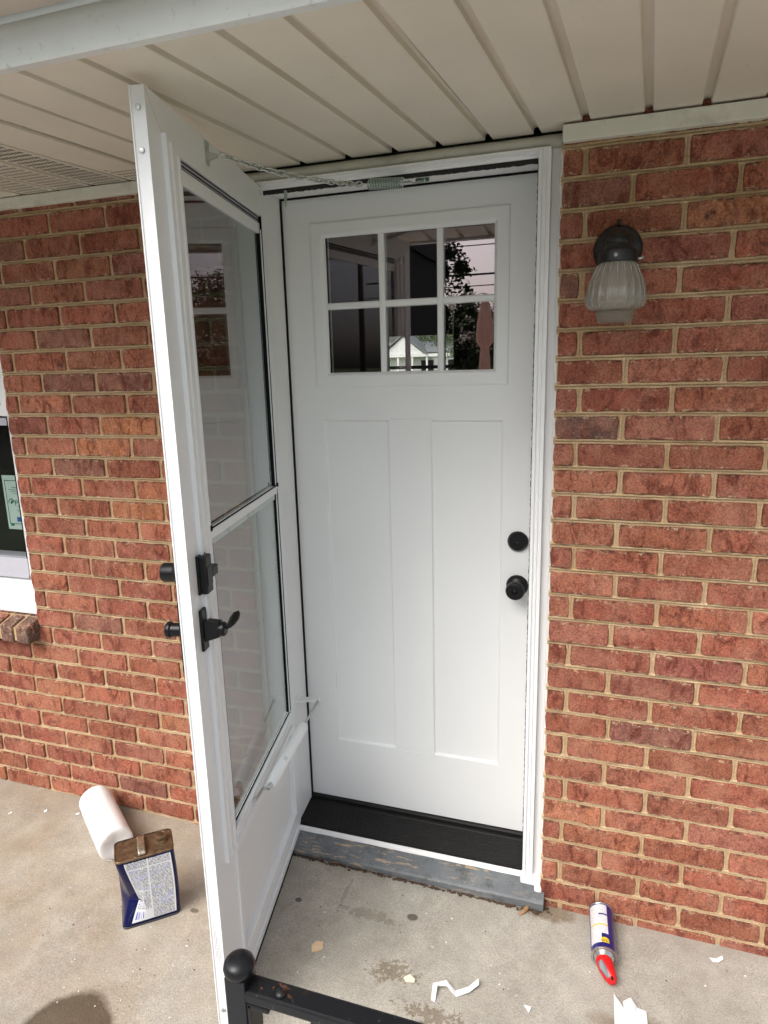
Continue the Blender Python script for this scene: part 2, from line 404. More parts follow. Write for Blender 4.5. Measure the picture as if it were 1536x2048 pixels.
# porch slab: one sheet that drops a little to the right, with a front edge
mb = MB(); x0, x1, y0, y1 = -3.3, 1.7, -1.22, .20
nx, ny = 60, 18; vs = []
for j in range(ny + 1):
    for i in range(nx + 1):
        x = x0 + (x1 - x0) * i / nx; y = y0 + (y1 - y0) * j / ny
        vs.append((x, y, floor_z(x) + .0008 * wob(x, y, 5)))
fs = [(j * (nx + 1) + i, j * (nx + 1) + i + 1, (j + 1) * (nx + 1) + i + 1, (j + 1) * (nx + 1) + i) for j in range(ny) for i in range(nx)]
mb.add(vs, fs, 0, True)
mb.add([(x0, y0, floor_z(x0)), (x1, y0, floor_z(x1)), (x1, y0, -.32), (x0, y0, -.32)], [(0, 1, 2, 3)])
mb.build('porch_floor', M['concrete'], kind='structure')

# ------------------------------------------------------------------ porch ceiling of vinyl planks
CSL, CSK = .040, .055                      # fall and skew of the boards away from the wall
def cz(y): return 2.113 + CSL * y
grooves = [1.47, 1.348, 1.225, 1.103, .980, .858, .735, .612, .490, .367, .245, .129, -.003, -.120, -.237, -.362, -.478, -.606, -.737, -.863, -.988, -1.114, -1.247, -1.377, -1.506, -1.632, -1.76, -1.885, -2.01, -2.135, -2.26, -2.385, -2.51, -2.635, -2.76, -2.885, -3.01]
ceiling = empty('porch_ceiling', (0, 0, 0), kind='structure')
CY0, CY1 = .052, -.764
for i in range(len(grooves) - 1):
    a, b = grooves[i + 1], grooves[i]      # a < b
    prof = [(a + .009, .0), (b - .013, 0), (b - .0105, .0015), (b - .0095, .0125), (b - .006, .0145), (b + .003, .0145), (b + .006, .0125), (b + .0065, .003), (b + .009, .0005)]
    vs, fs = [], []; ny = 10; npf = len(prof)
    sagk = random.uniform(-.0012, .0012)
    for j in range(ny + 1):
        y = CY0 + (CY1 - CY0) * j / ny
        for x, z in prof: vs.append((x + CSK * y, y, cz(y) + z + sagk * math.sin(j / ny * 3.1) + .0004 * wob(x, y, 6)))
    for j in range(ny):
        for k in range(npf - 1): fs.append((j * npf + k, j * npf + k + 1, (j + 1) * npf + k + 1, (j + 1) * npf + k))
    pl = MB().add(vs, fs).build('plank', M['soffit'], ceiling)
    if -1.64 < a and b < -1.10:            # the vented boards: flat black quads stand in for shade inside the slots
        pl['label'] = 'vented plank with rows of small slots'
        sv = MB(); y = -.03; wd = b - a - .034; ns = 9
        while y > -.74:
            for q in range(ns):
                xm = a + .020 + wd * (q + .5) / ns
                l, ww = .0068, wd / ns * .20
                pts = [(xm - ww, y - l), (xm + ww, y - l), (xm + ww, y + l), (xm - ww, y + l)]
                sv.add([(px + CSK * py, py, cz(py) - .0007) for px, py in pts], [(0, 1, 2, 3)])
            y -= .0250
        sv.build('slot_shade_quads', M['void'], pl, kind='stuff')
# dark cavity above the boards, roof deck
MB().box(-3.1, 1.6, -.86, .30, 2.165, 2.24).build('porch_roof', M['void'], kind='structure')
# outer eave beyond the fascia
eave = empty('roof_eave', (0, -.82, 2.13), label='weathered pinkish tan eave strip beyond the white fascia band', cat='eave')
MB().add([(-3.1, -.772, 2.140), (1.6, -.772, 2.140), (1.6, -.862, 2.141), (-3.1, -.862, 2.141)], [(0, 1, 2, 3)]).xf(Matrix.Translation((0, .82, -2.13))).build('soffit', M['soffit_out'], eave)
MB().box(-3.1, 1.6, -.885, -.862, 2.135, 2.25).xf(Matrix.Translation((0, .82, -2.13))).build('gutter_face', M['fascia'], eave)
fb = MB(); pr = [(-.742, 2.098), (-.742, 2.074), (-.762, 2.072), (-.7655, 2.076), (-.767, 2.084), (-.7695, 2.100), (-.7705, 2.118), (-.768, 2.130), (-.7655, 2.1335), (-.768, 2.137), (-.768, 2.16), (-.742, 2.16)]
fb.extrude_x(pr, -3.1, 1.6, nx=30)
o = fb.build('porch_fascia', M['fascia'], label='white aluminium fascia band along the porch ceiling edge, top left', cat='fascia'); smooth_by_angle(o, 40)

# ------------------------------------------------------------------ brick walls
MOD, CH, JT = .2127, .06803, .0112
Z0 = 1.995                                  # height of joint 0
BH = CH - JT
def brick_mesh(L, H, seed, dep=.085):
    rnd = random.Random(seed); pts = []
    nl = max(4, int(L / .016)); r = .003
    hx, hz = L / 2, H / 2
    loop = []
    for k in range(nl + 1): loop.append((-hx + r + (L - 2 * r) * k / nl, -hz, 0, -1))
    for k in range(1, 3): loop.append((hx, -hz + r + (H - 2 * r) * (k - .5) / 2, 1, 0))
    for k in range(nl + 1): loop.append((hx - r - (L - 2 * r) * k / nl, hz, 0, 1))
    for k in range(1, 3): loop.append((-hx, hz - r - (H - 2 * r) * (k - .5) / 2, -1, 0))
    n = len(loop); rings = [[], [], [], []]
    for k, (x, z, ax, az) in enumerate(loop):
        j = rnd.gauss(0, .0008) - (.0026 if rnd.random() < .07 else 0)
        ex, ez = x + ax * j, z + az * j
        cs = .0008 + rnd.random() * .0018
        ix = ex - math.copysign(min(cs, hx * .4), ex) * (1 if abs(ex) > hx - .007 else .15)
        iz = ez - math.copysign(cs, ez) * (1 if abs(ez) > hz - .006 else .15)
        rings[0].append((ex, dep, ez)); rings[1].append((ex, .0062, ez)); rings[2].append((ex * .999, .0030 + rnd.random() * .0012, ez * .992)); rings[3].append((ix, rnd.gauss(0, .0003), iz))
    vs = sum(rings, []); fs = []
    for q in range(3):
        for k in range(n): fs.append((q * n + k, q * n + (k + 1) % n, (q + 1) * n + (k + 1) % n, (q + 1) * n + k))
    fs.append(tuple(3 * n + k for k in range(n)))
    return MB().add(vs, fs).mesh('brick', M['brick'])
_bc = {}
def get_brick(L, H):
    key = (round(L, 3), round(H, 3), random.randrange(7) if abs(L - (MOD - JT)) < .002 else 0)
    if key not in _bc: _bc[key] = brick_mesh(L, H, hash(key) & 0xffff)
    return _bc[key]
def brick_col(x, z):
    u = random.random()
    if -1.80 < x < -.98 and 1.02 < z < 1.62 and random.random() < .26: b = (.40, .130, .060)
    elif u < .56: b = (.300, .088, .050)
    elif u < .78: b = (.330, .105, .060)
    elif u < .90: b = (.270, .082, .054)
    elif u < .94: b = (.250, .094, .064)
    elif u < .955: b = (.135, .062, .050)
    elif u < .975: b = (.31, .135, .092)
    else: b = (.37, .125, .062)
    k = random.uniform(.78, 1.14); return (b[0] * k, b[1] * k * random.uniform(.94, 1.06), b[2] * k, 1)
def brick_wall(label, x0, x1, xoff, parity, rows, cutout=None):
    """rows: r = course between joint r and r+1; parity 0: head joints of odd courses sit on xoff + k*MOD"""
    root = empty('brick_wall', ((x0 + x1) / 2, 0, 0), label=label, cat='wall')
    inv = Matrix.Translation((-(x0 + x1) / 2, 0, 0)); cx = (x0 + x1) / 2
    mo = MB()
    for r in rows:
        zt, zb = Z0 - r * CH, Z0 - (r + 1) * CH
        lo, hi = x0, x1
        if cutout and zt > cutout[1] + .02: lo = cutout[0]
        ph = xoff + (0 if (r % 2) == parity else MOD / 2)
        k0 = math.floor((lo - ph) / MOD) - 1; heads = [ph + k * MOD + random.uniform(-.0035, .0035) for k in range(k0, k0 + int((hi - lo) / MOD) + 4)]
        heads = [h for h in heads if lo + .022 < h < hi - .022]
        ed = [lo - JT / 2] + heads + [hi + JT / 2]
        for a, b in zip(ed[:-1], ed[1:]):
            L = b - a - JT; xm = (a + b) / 2; hgt = BH + random.uniform(-.0022, .0012)
            if a < lo: L += random.uniform(-.006, .004)
            zc = (zt + zb) / 2 + random.uniform(-.0012, .0012)
            ob = bpy.data.objects.new('brick', get_brick(L if abs(L - (MOD - JT)) > .006 else MOD - JT, BH))
            COL.objects.link(ob); ob.parent = root
            ob.location = (xm - cx, random.uniform(-.0022, .0016), zc); ob.scale = (L / (get_L(ob)), 1, hgt / BH)
            ob.rotation_euler = (random.uniform(-.012, .012), random.uniform(-.006, .006), random.uniform(-.010, .010))
            if random.random() < .5: ob.scale.x *= 1; 
            ob.color = brick_col(xm, zc)
        # tooled head joints: beaded mortar, slightly behind the brick faces
        for h in heads:
            nz = 6; vs = []; fs = []
            for q in range(nz + 1):
                z = zb + (zt - zb) * q / nz
                for u, y in ((-.0095, .0105), (-.0056, .0062), (-.0024, .0034), (0, .0110), (.0024, .0034), (.0056, .0062), (.0095, .0105)):
                    vs.append((h + u + .0009 * wob(h, z, 60, 3), y + .0011 * wob(h + u * 9, z, 70, 5), z))
            for q in range(nz):
                for k in range(6): fs.append((q * 7 + k, q * 7 + k + 1, (q + 1) * 7 + k + 1, (q + 1) * 7 + k))
            mo.add(vs, fs, 0, True)
    # bed joints
    js = sorted(set([r for r in rows] + [r + 1 for r in rows]))
    for r in js:
        z = Z0 - r * CH; lo = x0
        if cutout and z > cutout[1]: lo = cutout[0]
        n = int((x1 - lo) / .011); vs = []; fs = []
        P = ((-.0095, .0105), (-.0058, .0060), (-.0026, .0026), (-.0004, .0120), (.0024, .0022), (.0058, .0055), (.0095, .0105))
        for i in range(n + 1):
            x = lo - .003 + (x1 - lo + .003) * i / n
            dz = .0016 * wob(x, z, 4, 1) + .0006 * wob(x, z, 45, 2)
            for k, (u, y) in enumerate(P):
                vs.append((x, y + .0012 * wob(x, u * 200 + z, 55, 4 + k) - (.0018 if wob(x, z, 24, 9) > .35 and k in (1, 5) else 0), z + dz + u + .0009 * wob(x, z + k, 60, 6)))
        for i in range(n):
            for k in range(6): fs.append((i * 7 + k, i * 7 + k + 1, (i + 1) * 7 + k + 1, (i + 1) * 7 + k))
        mo.add(vs, fs, 0, True)
    ztop, zbot = Z0 - rows[0] * CH, Z0 - (rows[-1] + 1) * CH
    if cutout:
        mo.box(cutout[0], x1, .0100, .10, zbot, ztop); mo.box(x0, cutout[0], .0100, .10, zbot, cutout[1] - .004)
    else: mo.box(x0, x1, .0100, .10, zbot, ztop)
    mo.xf(inv).build('mortar', M['mortar'], root)
    return root
def get_L(ob):
    return ob.data['L'] if 'L' in ob.data else 1.
_gb = get_brick
def get_brick(L, H):
    me = _gb(L, H); me['L'] = L if 'L' not in me else me['L']; return me
rows = list(range(-2, 31))
brick_wall('red brick wall with the lantern, right of the white entry door', -.055, 1.42, 0.0, 1, rows)
brick_wall('red brick wall between the window and the open storm door', -3.05, -.945, -1.777, 1, rows, (-1.832, .735))

# ------------------------------------------------------------------ trim under the ceiling
def trim(name, label, x0, x1, z0, z1, y0, y1, mat, bev=.003):
    MB().box(x0 - (x0 + x1) / 2, x1 - (x0 + x1) / 2, y0, y1, 0, z1 - z0, bev).build(name, mat, label=label, cat='trim').location = ((x0 + x1) / 2, 0, z0)
trim('trim_board', 'cream trim board above the lantern, tight under the ceiling', -.056, 1.42, 2.0705, 2.1075, -.016, .01, M['trim_cream'])
trim('trim_board', 'cream trim board above the brick left of the storm door', -3.05, -.93, 2.078, 2.1095, -.016, .01, M['trim_cream'])
ht = MB(); ht.extrude_x([(.06, 2.108), (.044, 2.107), (.036, 2.100), (.034, 2.091), (.037, 2.082), (.044, 2.078), (.06, 2.078)], -.93, -.060, nx=24, jit=.0006)
o = ht.build('head_trim', simple('head_trim_old', (.52, .51, .44), .5, var=.1, vscale=12, grime=.75), label='rounded grimy cream trim strip running above the door frame', cat='trim'); smooth_by_angle(o, 50)

# ================================================================== DOOR FRAME, SILL, ENTRY DOOR
JL, JR = -.866, -.121
fr = empty('door_frame', (-.49, .06, 0), label='white door frame with black threshold and grey pile strips', cat='door frame')
inv = Matrix.Translation((.49, -.06, 0))
def fp(mb, name, mat, parent=None, sm=None):
    o = mb.xf(inv).build(name, mat, parent or fr)
    if sm: smooth_by_angle(o, sm)
    return o
j = MB(); j.box(-.905, JL, .062, .215, .03, 2.062, .0015); fp(j, 'jamb', M['frame_white'])
j = MB(); j.box(-.1085, -.07, .062, .215, .03, 2.062, .0015); fp(j, 'jamb', M['frame_white'])
j = MB(); j.box(-.905, -.07, .062, .215, 2.0625, 2.10, .0015); fp(j, 'head_jamb', M['frame_white'])
j = MB(); j.box(-.95, -.905, .048, .10, .05, 2.078, .002); fp(j, 'casing', M['frame_white'])
j = MB(); j.box(-.083, -.0545, .044, .10, .045, 2.0775, .002); fp(j, 'casing', M['frame_white'])
# storm-door rails (z-bars) screwed to the casing, three ridges each
def zbar(xa, xb):
    m = MB(); wd = xb - xa
    prof = [(0, .052), (0, .026), (.06, .023), (.27, .0225), (.33, .026), (.40, .0285), (.46, .0275), (.52, .0255), (.63, .0255), (.68, .0285), (.73, .0290), (.78, .0275), (.83, .0270), (1.0, .0270), (1.0, .052)]
    vs, fs = [], []
    for z in (.066, 2.0755):
        for u, y in prof: vs.append((xa + u * wd, y, z))
    n = len(prof)
    for k in range(n): fs.append((k, (k + 1) % n, n + (k + 1) % n, n + k))
    fs += [tuple(range(n)), tuple(range(2 * n - 1, n - 1, -1))]
    return m.add(vs, fs)
fp(zbar(-.1125, -.083), 'storm_rail', M['storm_white'])
m = MB(); m.extrude_x([(.053, 2.061), (.049, 2.061), (.046, 2.066), (.046, 2.0705), (.026, 2.0715), (.026, 2.0775), (.053, 2.0775)], -.905, -.0835); fp(m, 'storm_rail', M['storm_white'])
m = MB(); m.box(-.905, -.866, .050, .0615, .055, 2.06, .001); fp(m, 'storm_rail', M['storm_white'])
def pile_strip(vert, a, b, c0, c1, y):
    m = MB(); n = int(abs(b - a) / .006); vs, fs = [], []
    for i in range(n + 1):
        t_ = a + (b - a) * i / n; e = c1 + random.uniform(-.0010, .0010)
        q = [(c0, y + .004), (c0, y - .003), (e, y - .0025), (e, y + .004)]
        for cc, yy in q: vs.append((cc, yy, t_) if vert else (t_, yy, cc))
    for i in range(n):
        for k in range(4): fs.append((i * 4 + k, i * 4 + (k + 1) % 4, i * 4 + 4 + (k + 1) % 4, i * 4 + 4 + k))
    return m.add(vs, fs)
fp(pile_strip(True, .075, 2.055, -.1122, -.1162, .05), 'pile_strip', M['pile'])
fp(pile_strip(False, -.862, -.113, 2.0605, 2.0500, .0535), 'pile_strip', M['pile'])
m = MB(); m.box(-.8662, -.8630, .160, .172, .10, 2.060); fp(m, 'weatherstrip', M['black_rubber'])
m = MB(); m.box(-.866, -.11, .160, .172, 2.0585, 2.0622); fp(m, 'weatherstrip', M['black_rubber'])
# jagged caulk line against the brick
for side, x in ((1, -.0555), (-1, -.948)):
    m = MB(); pts, rs = [], []
    z = .05
    while z < 2.07:
        pts.append((x + .0025 * wob(z, 3, 26, side) + .001 * wob(z, 1, 90), .030 + .004 * wob(z, 5, 20), z)); rs.append(.0068 + .0024 * wob(z, 9, 40)); z += .008
    m.tube(pts, rs, 8); fp(m, 'caulk_bead', M['caulk'])
# black ribbed threshold with its white sealant line
pr = [(.214, .05), (.214, .106), (.162, .1045), (.158, .1015), (.157, .094), (.146, .0925)]
ny = 24
for k in range(ny + 1):
    y = .144 - (.144 - .052) * k / ny; pr.append((y, .0915 - (.144 - y) * .235 + (.0007 if k % 2 else -.0005)))
pr += [(.047, .067), (.045, .062), (.045, .05)]
m = MB(); m.extrude_x(pr, -.8655, -.1065); fp(m, 'threshold', simple('threshold_black', (.006, .0055, .0055), .42, var=.4, vscale=60, spec=.3))
m = MB(); n = 46; vs = []; fs = []
for i in range(n + 1):
    x = -.8655 + (.8655 - .085) * i / n
    a, b = .0012 * wob(x, 1, 9), .0018 * wob(x, 4, 14)
    q = [(.050, .0655), (.0435 + a, .0650), (.0335 + b, .0575 + a), (.034 + b, .050), (.05, .050)]
    vs += [(x, y, z) for y, z in q]
for i in range(n):
    for k in range(5): fs.append((i * 5 + k, i * 5 + (k + 1) % 5, i * 5 + 5 + (k + 1) % 5, i * 5 + 5 + k))
m.add(vs, fs, 0, True); fp(m, 'sealant_line', M['caulk'])
m = MB(); m.box(-.118, -.0545, .014, .06, .046, .070, .006); m.box(-.075, -.052, -.002, .03, .036, .060, .006); o = fp(m, 'caulk_smear', M['caulk']); subsurf(o, 2)

# grey wooden sill board
m = MB(); n = 60; vs = []; fs = []
for i in range(n + 1):
    x = -.93 + (.93 - .0445) * i / n; fz = floor_z(x)
    chip = .010 * max(0, wob(x, 3, 30)) if i > n - 5 else 0
    q = [(.052, .02), (.052, .0575), (.040, .0565), (-.018 + .001 * wob(x, 2, 12), .0385), (-.027, .0350 - chip * .3), (-.0315 + .0012 * wob(x, 5, 25), .029), (-.0305, fz + .0055 + .0015 * wob(x, 8, 30)), (-.024, fz + .004)]
    vs += [(x, y + chip, z) for y, z in q]
K = 8
for i in range(n):
    for k in range(K): fs.append((i * K + k, i * K + (k + 1) % K, i * K + K + (k + 1) % K, i * K + K + k))
fs += [tuple(range(K)), tuple(n * K + k for k in range(K))]
m.add(vs, fs); sb = m.xf(Matrix.Translation((.49, 0, 0))).build('sill_board', M['sill'], label='grey painted wooden sill board with peeling paint below the threshold', cat='sill'); sb.location.x = -.49
smooth_by_angle(sb, 30)
# rotten debris along its foot
m = MB()
for i in range(420):
    x = random.uniform(-.88, -.02); y = -.030 - abs(random.gauss(0, .004)) if x < -.048 else -.006 - abs(random.gauss(0, .012)); s = random.uniform(.0012, .0042) * (1.0 if x < -.06 else 1.2)
    fz = floor_z(x); bm = bmesh.new(); bmesh.ops.create_icosphere(bm, subdivisions=1, radius=s)
    sx, sy = random.uniform(.7, 2.6), random.uniform(.6, 1.2)
    for v in bm.verts: v.co = Vector((v.co.x * sx + x, v.co.y * sy + y, v.co.z * .7 + fz + s * .4))
    m.bm(bm)
m.build('rotten_debris', M['rot_wood'], kind='stuff', label='dark rotten crumbs along the foot of the sill board', cat='debris')
m = MB(); m.tube([(-.088, -.028, .010), (-.094, -.040, .009), (-.103, -.052, .0065), (-.110, -.060, .005)], [.006, .0065, .0052, .002], 7)
m.xf(Matrix.Translation((.098, .045, 0)) ).build('wood_splinter', M['bark_wood'], label='brown wood splinter poking out under the sill board', cat='splinter').location = (-.098, -.045, 0)

# entry door
D = .170
door = empty('entry_door', (-.878, D, .105), label='white craftsman entry door with six-pane window at the top', cat='door')
dinv = Matrix.Translation((.878, -D, -.105))
def dp(mb, name, mat, parent=None, sm=None):
    o = mb.xf(dinv).build(name, mat, parent or door)
    if sm: smooth_by_angle(o, sm)
    return o
XL, XR, ZB, ZT = -.8775, -.1115, .1065, 2.0605
GX0, GX1, GZ0, GZ1 = -.777, -.197, 1.522, 1.9895
panels = [(-.760, -.5485, .329, 1.4225), (-.4215, -.2085, .329, 1.4225)]
xs = [XL, -.777, -.760, -.5485, -.4215, -.2085, -.197, XR]; zs = [ZB, .329, 1.4225, 1.522, 1.9895, ZT]
m = MB()
for i in range(len(xs) - 1):
    for k in range(len(zs) - 1):
        a, b, c, d = xs[i], xs[i + 1], zs[k], zs[k + 1]; xm, zm = (a + b) / 2, (c + d) / 2
        if GX0 < xm < GX1 and GZ0 < zm < GZ1: continue
        if any(p[0] < xm < p[1] and p[2] < zm < p[3] for p in panels): continue
        m.add([(a, D, c), (b, D, c), (b, D, d), (a, D, d)], [(0, 1, 2, 3)])
for p in panels:
    m.rings([(p[0], p[1], p[2], p[3], D), (p[0] + .0015, p[1] - .0015, p[2] + .0015, p[3] - .0015, D + .0004), (p[0] + .0042, p[1] - .0042, p[2] + .0042, p[3] - .0042, D + .0076), (p[0] + .0065, p[1] - .0065, p[2] + .0065, p[3] - .0065, D + .0088)])
m.rings([(XL, XR, ZB, ZT, D), (XL, XR, ZB, ZT, D + .044)], fill=False)
m.rings([(GX0, GX1, GZ0, GZ1, D), (GX0, GX1, GZ0, GZ1, D + .044)], fill=False)
m.add([(XL, D + .044, ZB), (GX0, D + .044, ZB), (GX0, D + .044, ZT), (XL, D + .044, ZT)], [(0, 1, 2, 3)])
m.add([(GX1, D + .044, ZB), (XR, D + .044, ZB), (XR, D + .044, ZT), (GX1, D + .044, ZT)], [(0, 1, 2, 3)])
m.add([(GX0, D + .044, ZB), (GX1, D + .044, ZB), (GX1, D + .044, GZ0), (GX0, D + .044, GZ0)], [(0, 1, 2, 3)])
m.add([(GX0, D + .044, GZ1), (GX1, D + .044, GZ1), (GX1, D + .044, ZT), (GX0, D + .044, ZT)], [(0, 1, 2, 3)])
slab = dp(m, 'slab', M['door_white'])
# faint joint lines closing the middle stile, as pressed in the skin
m = MB()
for z in (.3265, 1.4245): m.rings([(-.5485, -.4215, z - .0012, z + .0012, D - .0001), (-.5480, -.4220, z - .0006, z + .0006, D - .0011)])
dp(m, 'stile_edge', M['door_white'])
# window surround
gx0, gx1, gz0, gz1 = -.7335, -.2290, 1.5535, 1.9525
def insets(lst): return [(GX0 + a, GX1 - a, GZ0 + a, GZ1 - a, D + y) for a, y in lst]
m = MB(); m.rings(insets([(-.0015, .001), (.0, -.0025), (.002, -.0042), (.006, -.0048), (.030, -.0048), (.034, -.0040), (.0405, .0030), (.042, .0085)]), fill=False)
m.rings([(GX0 + .0395, GX1 - .0395, GZ0 + .0280, GZ1 - .0330, D + .0085)] * 1 + [(gx0, gx1, gz0, gz1, D + .0085)], fill=False)
lf = dp(m, 'window_surround', M['door_white'])
# glazing bars and panes
mxs = [(-.5720, -.5535), (-.4000, -.3815)]; mz = (1.7475, 1.7665)
ex = [gx0] + [v for p in mxs for v in p] + [gx1]
for a, b in mxs:
    m = MB(); m.rings([(a, b, gz0 - .001, gz1 + .001, D + .0135), (a + .0005, b - .0005, gz0 - .001, gz1 + .001, D + .0075), (a + .004, b - .004, gz0 - .001, gz1 + .001, D + .0045)])
    dp(m, 'glazing_bar', M['door_white'])
for a, b in ((gx0, mxs[0][0]), (mxs[0][1], mxs[1][0]), (mxs[1][1], gx1)):
    m = MB(); m.rings([(a - .001, b + .001, mz[0], mz[1], D + .0135), (a - .001, b + .001, mz[0] + .0005, mz[1] - .0005, D + .0079), (a - .001, b + .001, mz[0] + .004, mz[1] - .004, D + .0049)])
    dp(m, 'glazing_bar', M['door_white'])
for a, b in ((gx0, mxs[0][0]), (mxs[0][1], mxs[1][0]), (mxs[1][1], gx1)):
    for c, d in ((gz0, mz[0]), (mz[1], gz1)):
        m = MB(); m.add([(a, D + .014, c), (b, D + .014, c), (b, D + .014, d), (a, D + .014, d)], [(0, 1, 2, 3)])
        dp(m, 'pane', M['door_glass'])
# back bars (inside face) and black spacer
m = MB()
for a, b in mxs: m.box(a, b, D + .026, D + .034, gz0, gz1)
m.box(gx0, gx1, D + .0265, D + .0335, mz[0], mz[1]); dp(m, 'inner_bars', M['door_white'])
m = MB(); m.rings([(gx0 - .003, gx1 + .003, gz0 - .003, gz1 + .003, D + .0142), (gx0 - .003, gx1 + .003, gz0 - .003, gz1 + .003, D + .030)], fill=False); dp(m, 'spacer', M['black_rubber'])
m = MB(); m.rings([(GX0, GX1, GZ0, GZ1, D + .044), (gx0 - .004, gx1 + .004, gz0 - .004, gz1 + .004, D + .044)], fill=False); dp(m, 'inner_surround', M['door_white'])
# hardware
def face_y(x, z, y=D): return Matrix.Translation((x, y, z)) @ Matrix.Rotation(R(90), 4, 'X')     # local z -> -y (towards viewer)
m = MB(); m.lathe([(.0295, 0), (.0305, .004), (.0300, .007), (.0255, .0125), (.0235, .0155), (.0225, .0155), (.0215, .0135), (.0, .0135)], 40, face_y(-.1605, 1.071)); db = dp(m, 'deadbolt', M['black_hard'], sm=40)
m = MB(); m.lathe([(.0075, .0), (.0075, .0158), (.0068, .0165), (0, .0165)], 24, face_y(-.1605, 1.066)); m.box(-.1612, -.1598, D - .0170, D - .0150, 1.0615, 1.0705); dp(m, 'key_cylinder', M['black_hard'], db)
m = MB(); m.lathe([(.0315, 0), (.0325, .003), (.0315, .008), (.024, .016), (.0135, .020), (.0125, .030), (.0145, .034), (.0235, .042), (.0272, .050), (.0272, .057), (.0245, .0635), (.018, .066), (.0105, .0655), (.0095, .0635), (0, .0635)], 44, face_y(-.1605, .936)); kn = dp(m, 'knob', M['black_hard'], sm=40)
m = MB(); m.lathe([(.0075, .060), (.0075, .0645), (0, .0650)], 24, face_y(-.1605, .936)); m.box(-.1612, -.1598, D - .0658, D - .0640, .931, .941); dp(m, 'key_cylinder', M['black_hard'], kn)
m = MB(); m.box(-.1120, -.1100, D + .003, D + .030, 1.035, 1.10); dp(m, 'latch_plate', M['black_hard'])

# ================================================================== STORM DOOR
TH = -78.3
storm = empty('storm_door', (-.862, .060, .045), R(TH), label='white aluminium storm door standing open with black handles', cat='storm door')
SH = 2.021                                   # local z: 0 .. SH ; local y: 0 inner face, -.028 outer
WD = .7195
def sp_(mb, name, mat, parent=None, sm=None):
    o = mb.build(name, mat, parent or storm)
    if sm: smooth_by_angle(o, sm)
    return o
Zl = lambda z: z - .045
m = MB(); m.box(.0005, .0555, -.028, 0, 0, SH, .0012); sp_(m, 'hinge_stile', M['storm_white'])
# latch stile with the channel in its edge
m = MB(); prof = [(.595, -.028), (WD, -.028), (WD, -.0255), (WD - .0022, -.0250), (WD - .0022, -.0030), (WD, -.0025), (WD, 0), (.66, 0), (.595, 0)]
vs = [(x, y, z) for z in (0, SH) for x, y in prof]; n = len(prof)
m.add(vs, [(k, (k + 1) % n, n + (k + 1) % n, n + k) for k in range(n)] + [tuple(range(n)), tuple(range(2 * n - 1, n - 1, -1))])
ls = sp_(m, 'latch_stile', M['storm_white'])
m = MB(); m.box(.0555, .595, -.028, 0, Zl(1.987), SH, .001); sp_(m, 'top_rail', M['storm_white'])
m = MB(); m.box(.0555, .595, -.028, 0, 0, Zl(.145), .001); sp_(m, 'bottom_rail', M['storm_white'])
m = MB(); m.box(.056, .600, -.012, .0065, Zl(.132), Zl(.150), .0018); sp_(m, 'panel_bead', M['storm_white'])
m = MB(); m.box(.03, .70, -.001, .0025, .008, .030, .001); sp_(m, 'sweep', M['storm_white'])
m = MB(); m.box(.03, .70, -.018, -.004, -.024, .0); sp_(m, 'sweep_blade', M['black_rubber'])
# mitre lines at the head
m = MB(); m.add([(.7185, .0003, SH - .001), (.660, .0003, Zl(2.004)), (.6595, .0003, Zl(2.004)), (.7178, .0003, SH - .001)], [(0, 1, 2, 3)]); sp_(m, 'mitre_line', M['black_rubber'])
# ridged glass track on the latch side
m = MB(); prof = [(.664, 0), (.664, .0095), (.6565, .0100), (.6545, .0060), (.641, .0055), (.638, .0085), (.624, .0085), (.6215, .0045), (.609, .0040), (.606, .0070), (.5985, .0070), (.5985, -.006)]
n = len(prof); zt = [2.006, 2.006, 2.005, 2.002, 1.998, 1.996, 1.990, 1.986, 1.983, 1.982, 1.981, 1.981]
vs = [(x, y, Zl(.462)) for x, y in prof] + [(x, y, Zl(z)) for (x, y), z in zip(prof, zt)]
m.add(vs, [(k, k + 1, n + k + 1, n + k) for k in range(n - 1)] + [tuple(range(n)), tuple(range(2 * n - 1, n - 1, -1))]); sp_(m, 'glass_track', M['storm_white'])
m = MB(); m.box(.5970, .5980, .004, .0073, Zl(.50), Zl(1.215)); sp_(m, 'track_gasket', M['black_rubber'])
m = MB(); m.box(.0495, .058, 0, .0065, Zl(.49), Zl(1.99), .001); m.box(.062, .066, -.008, .003, Zl(.515), Zl(1.95)); sp_(m, 'hinge_track', M['storm_white'])
m = MB(); m.box(.0580, .0590, -.006, .0045, Zl(.515), Zl(1.985)); m.box(.0662, .0671, -.010, .0005, Zl(.515), Zl(1.95)); sp_(m, 'hinge_gasket', M['black_rubber'])
# upper track: dark groove with thin lips under the head rail
m = MB(); m.box(.06, .598, -.016, -.006, Zl(1.966), Zl(1.987)); sp_(m, 'track_groove', M['black_rubber'])
m = MB(); m.box(.06, .598, -.006, -.0035, Zl(1.9785), Zl(1.9815)); m.box(.06, .598, -.006, -.0035, Zl(1.9715), Zl(1.9735)); sp_(m, 'track_lips', M['grey_alu'])
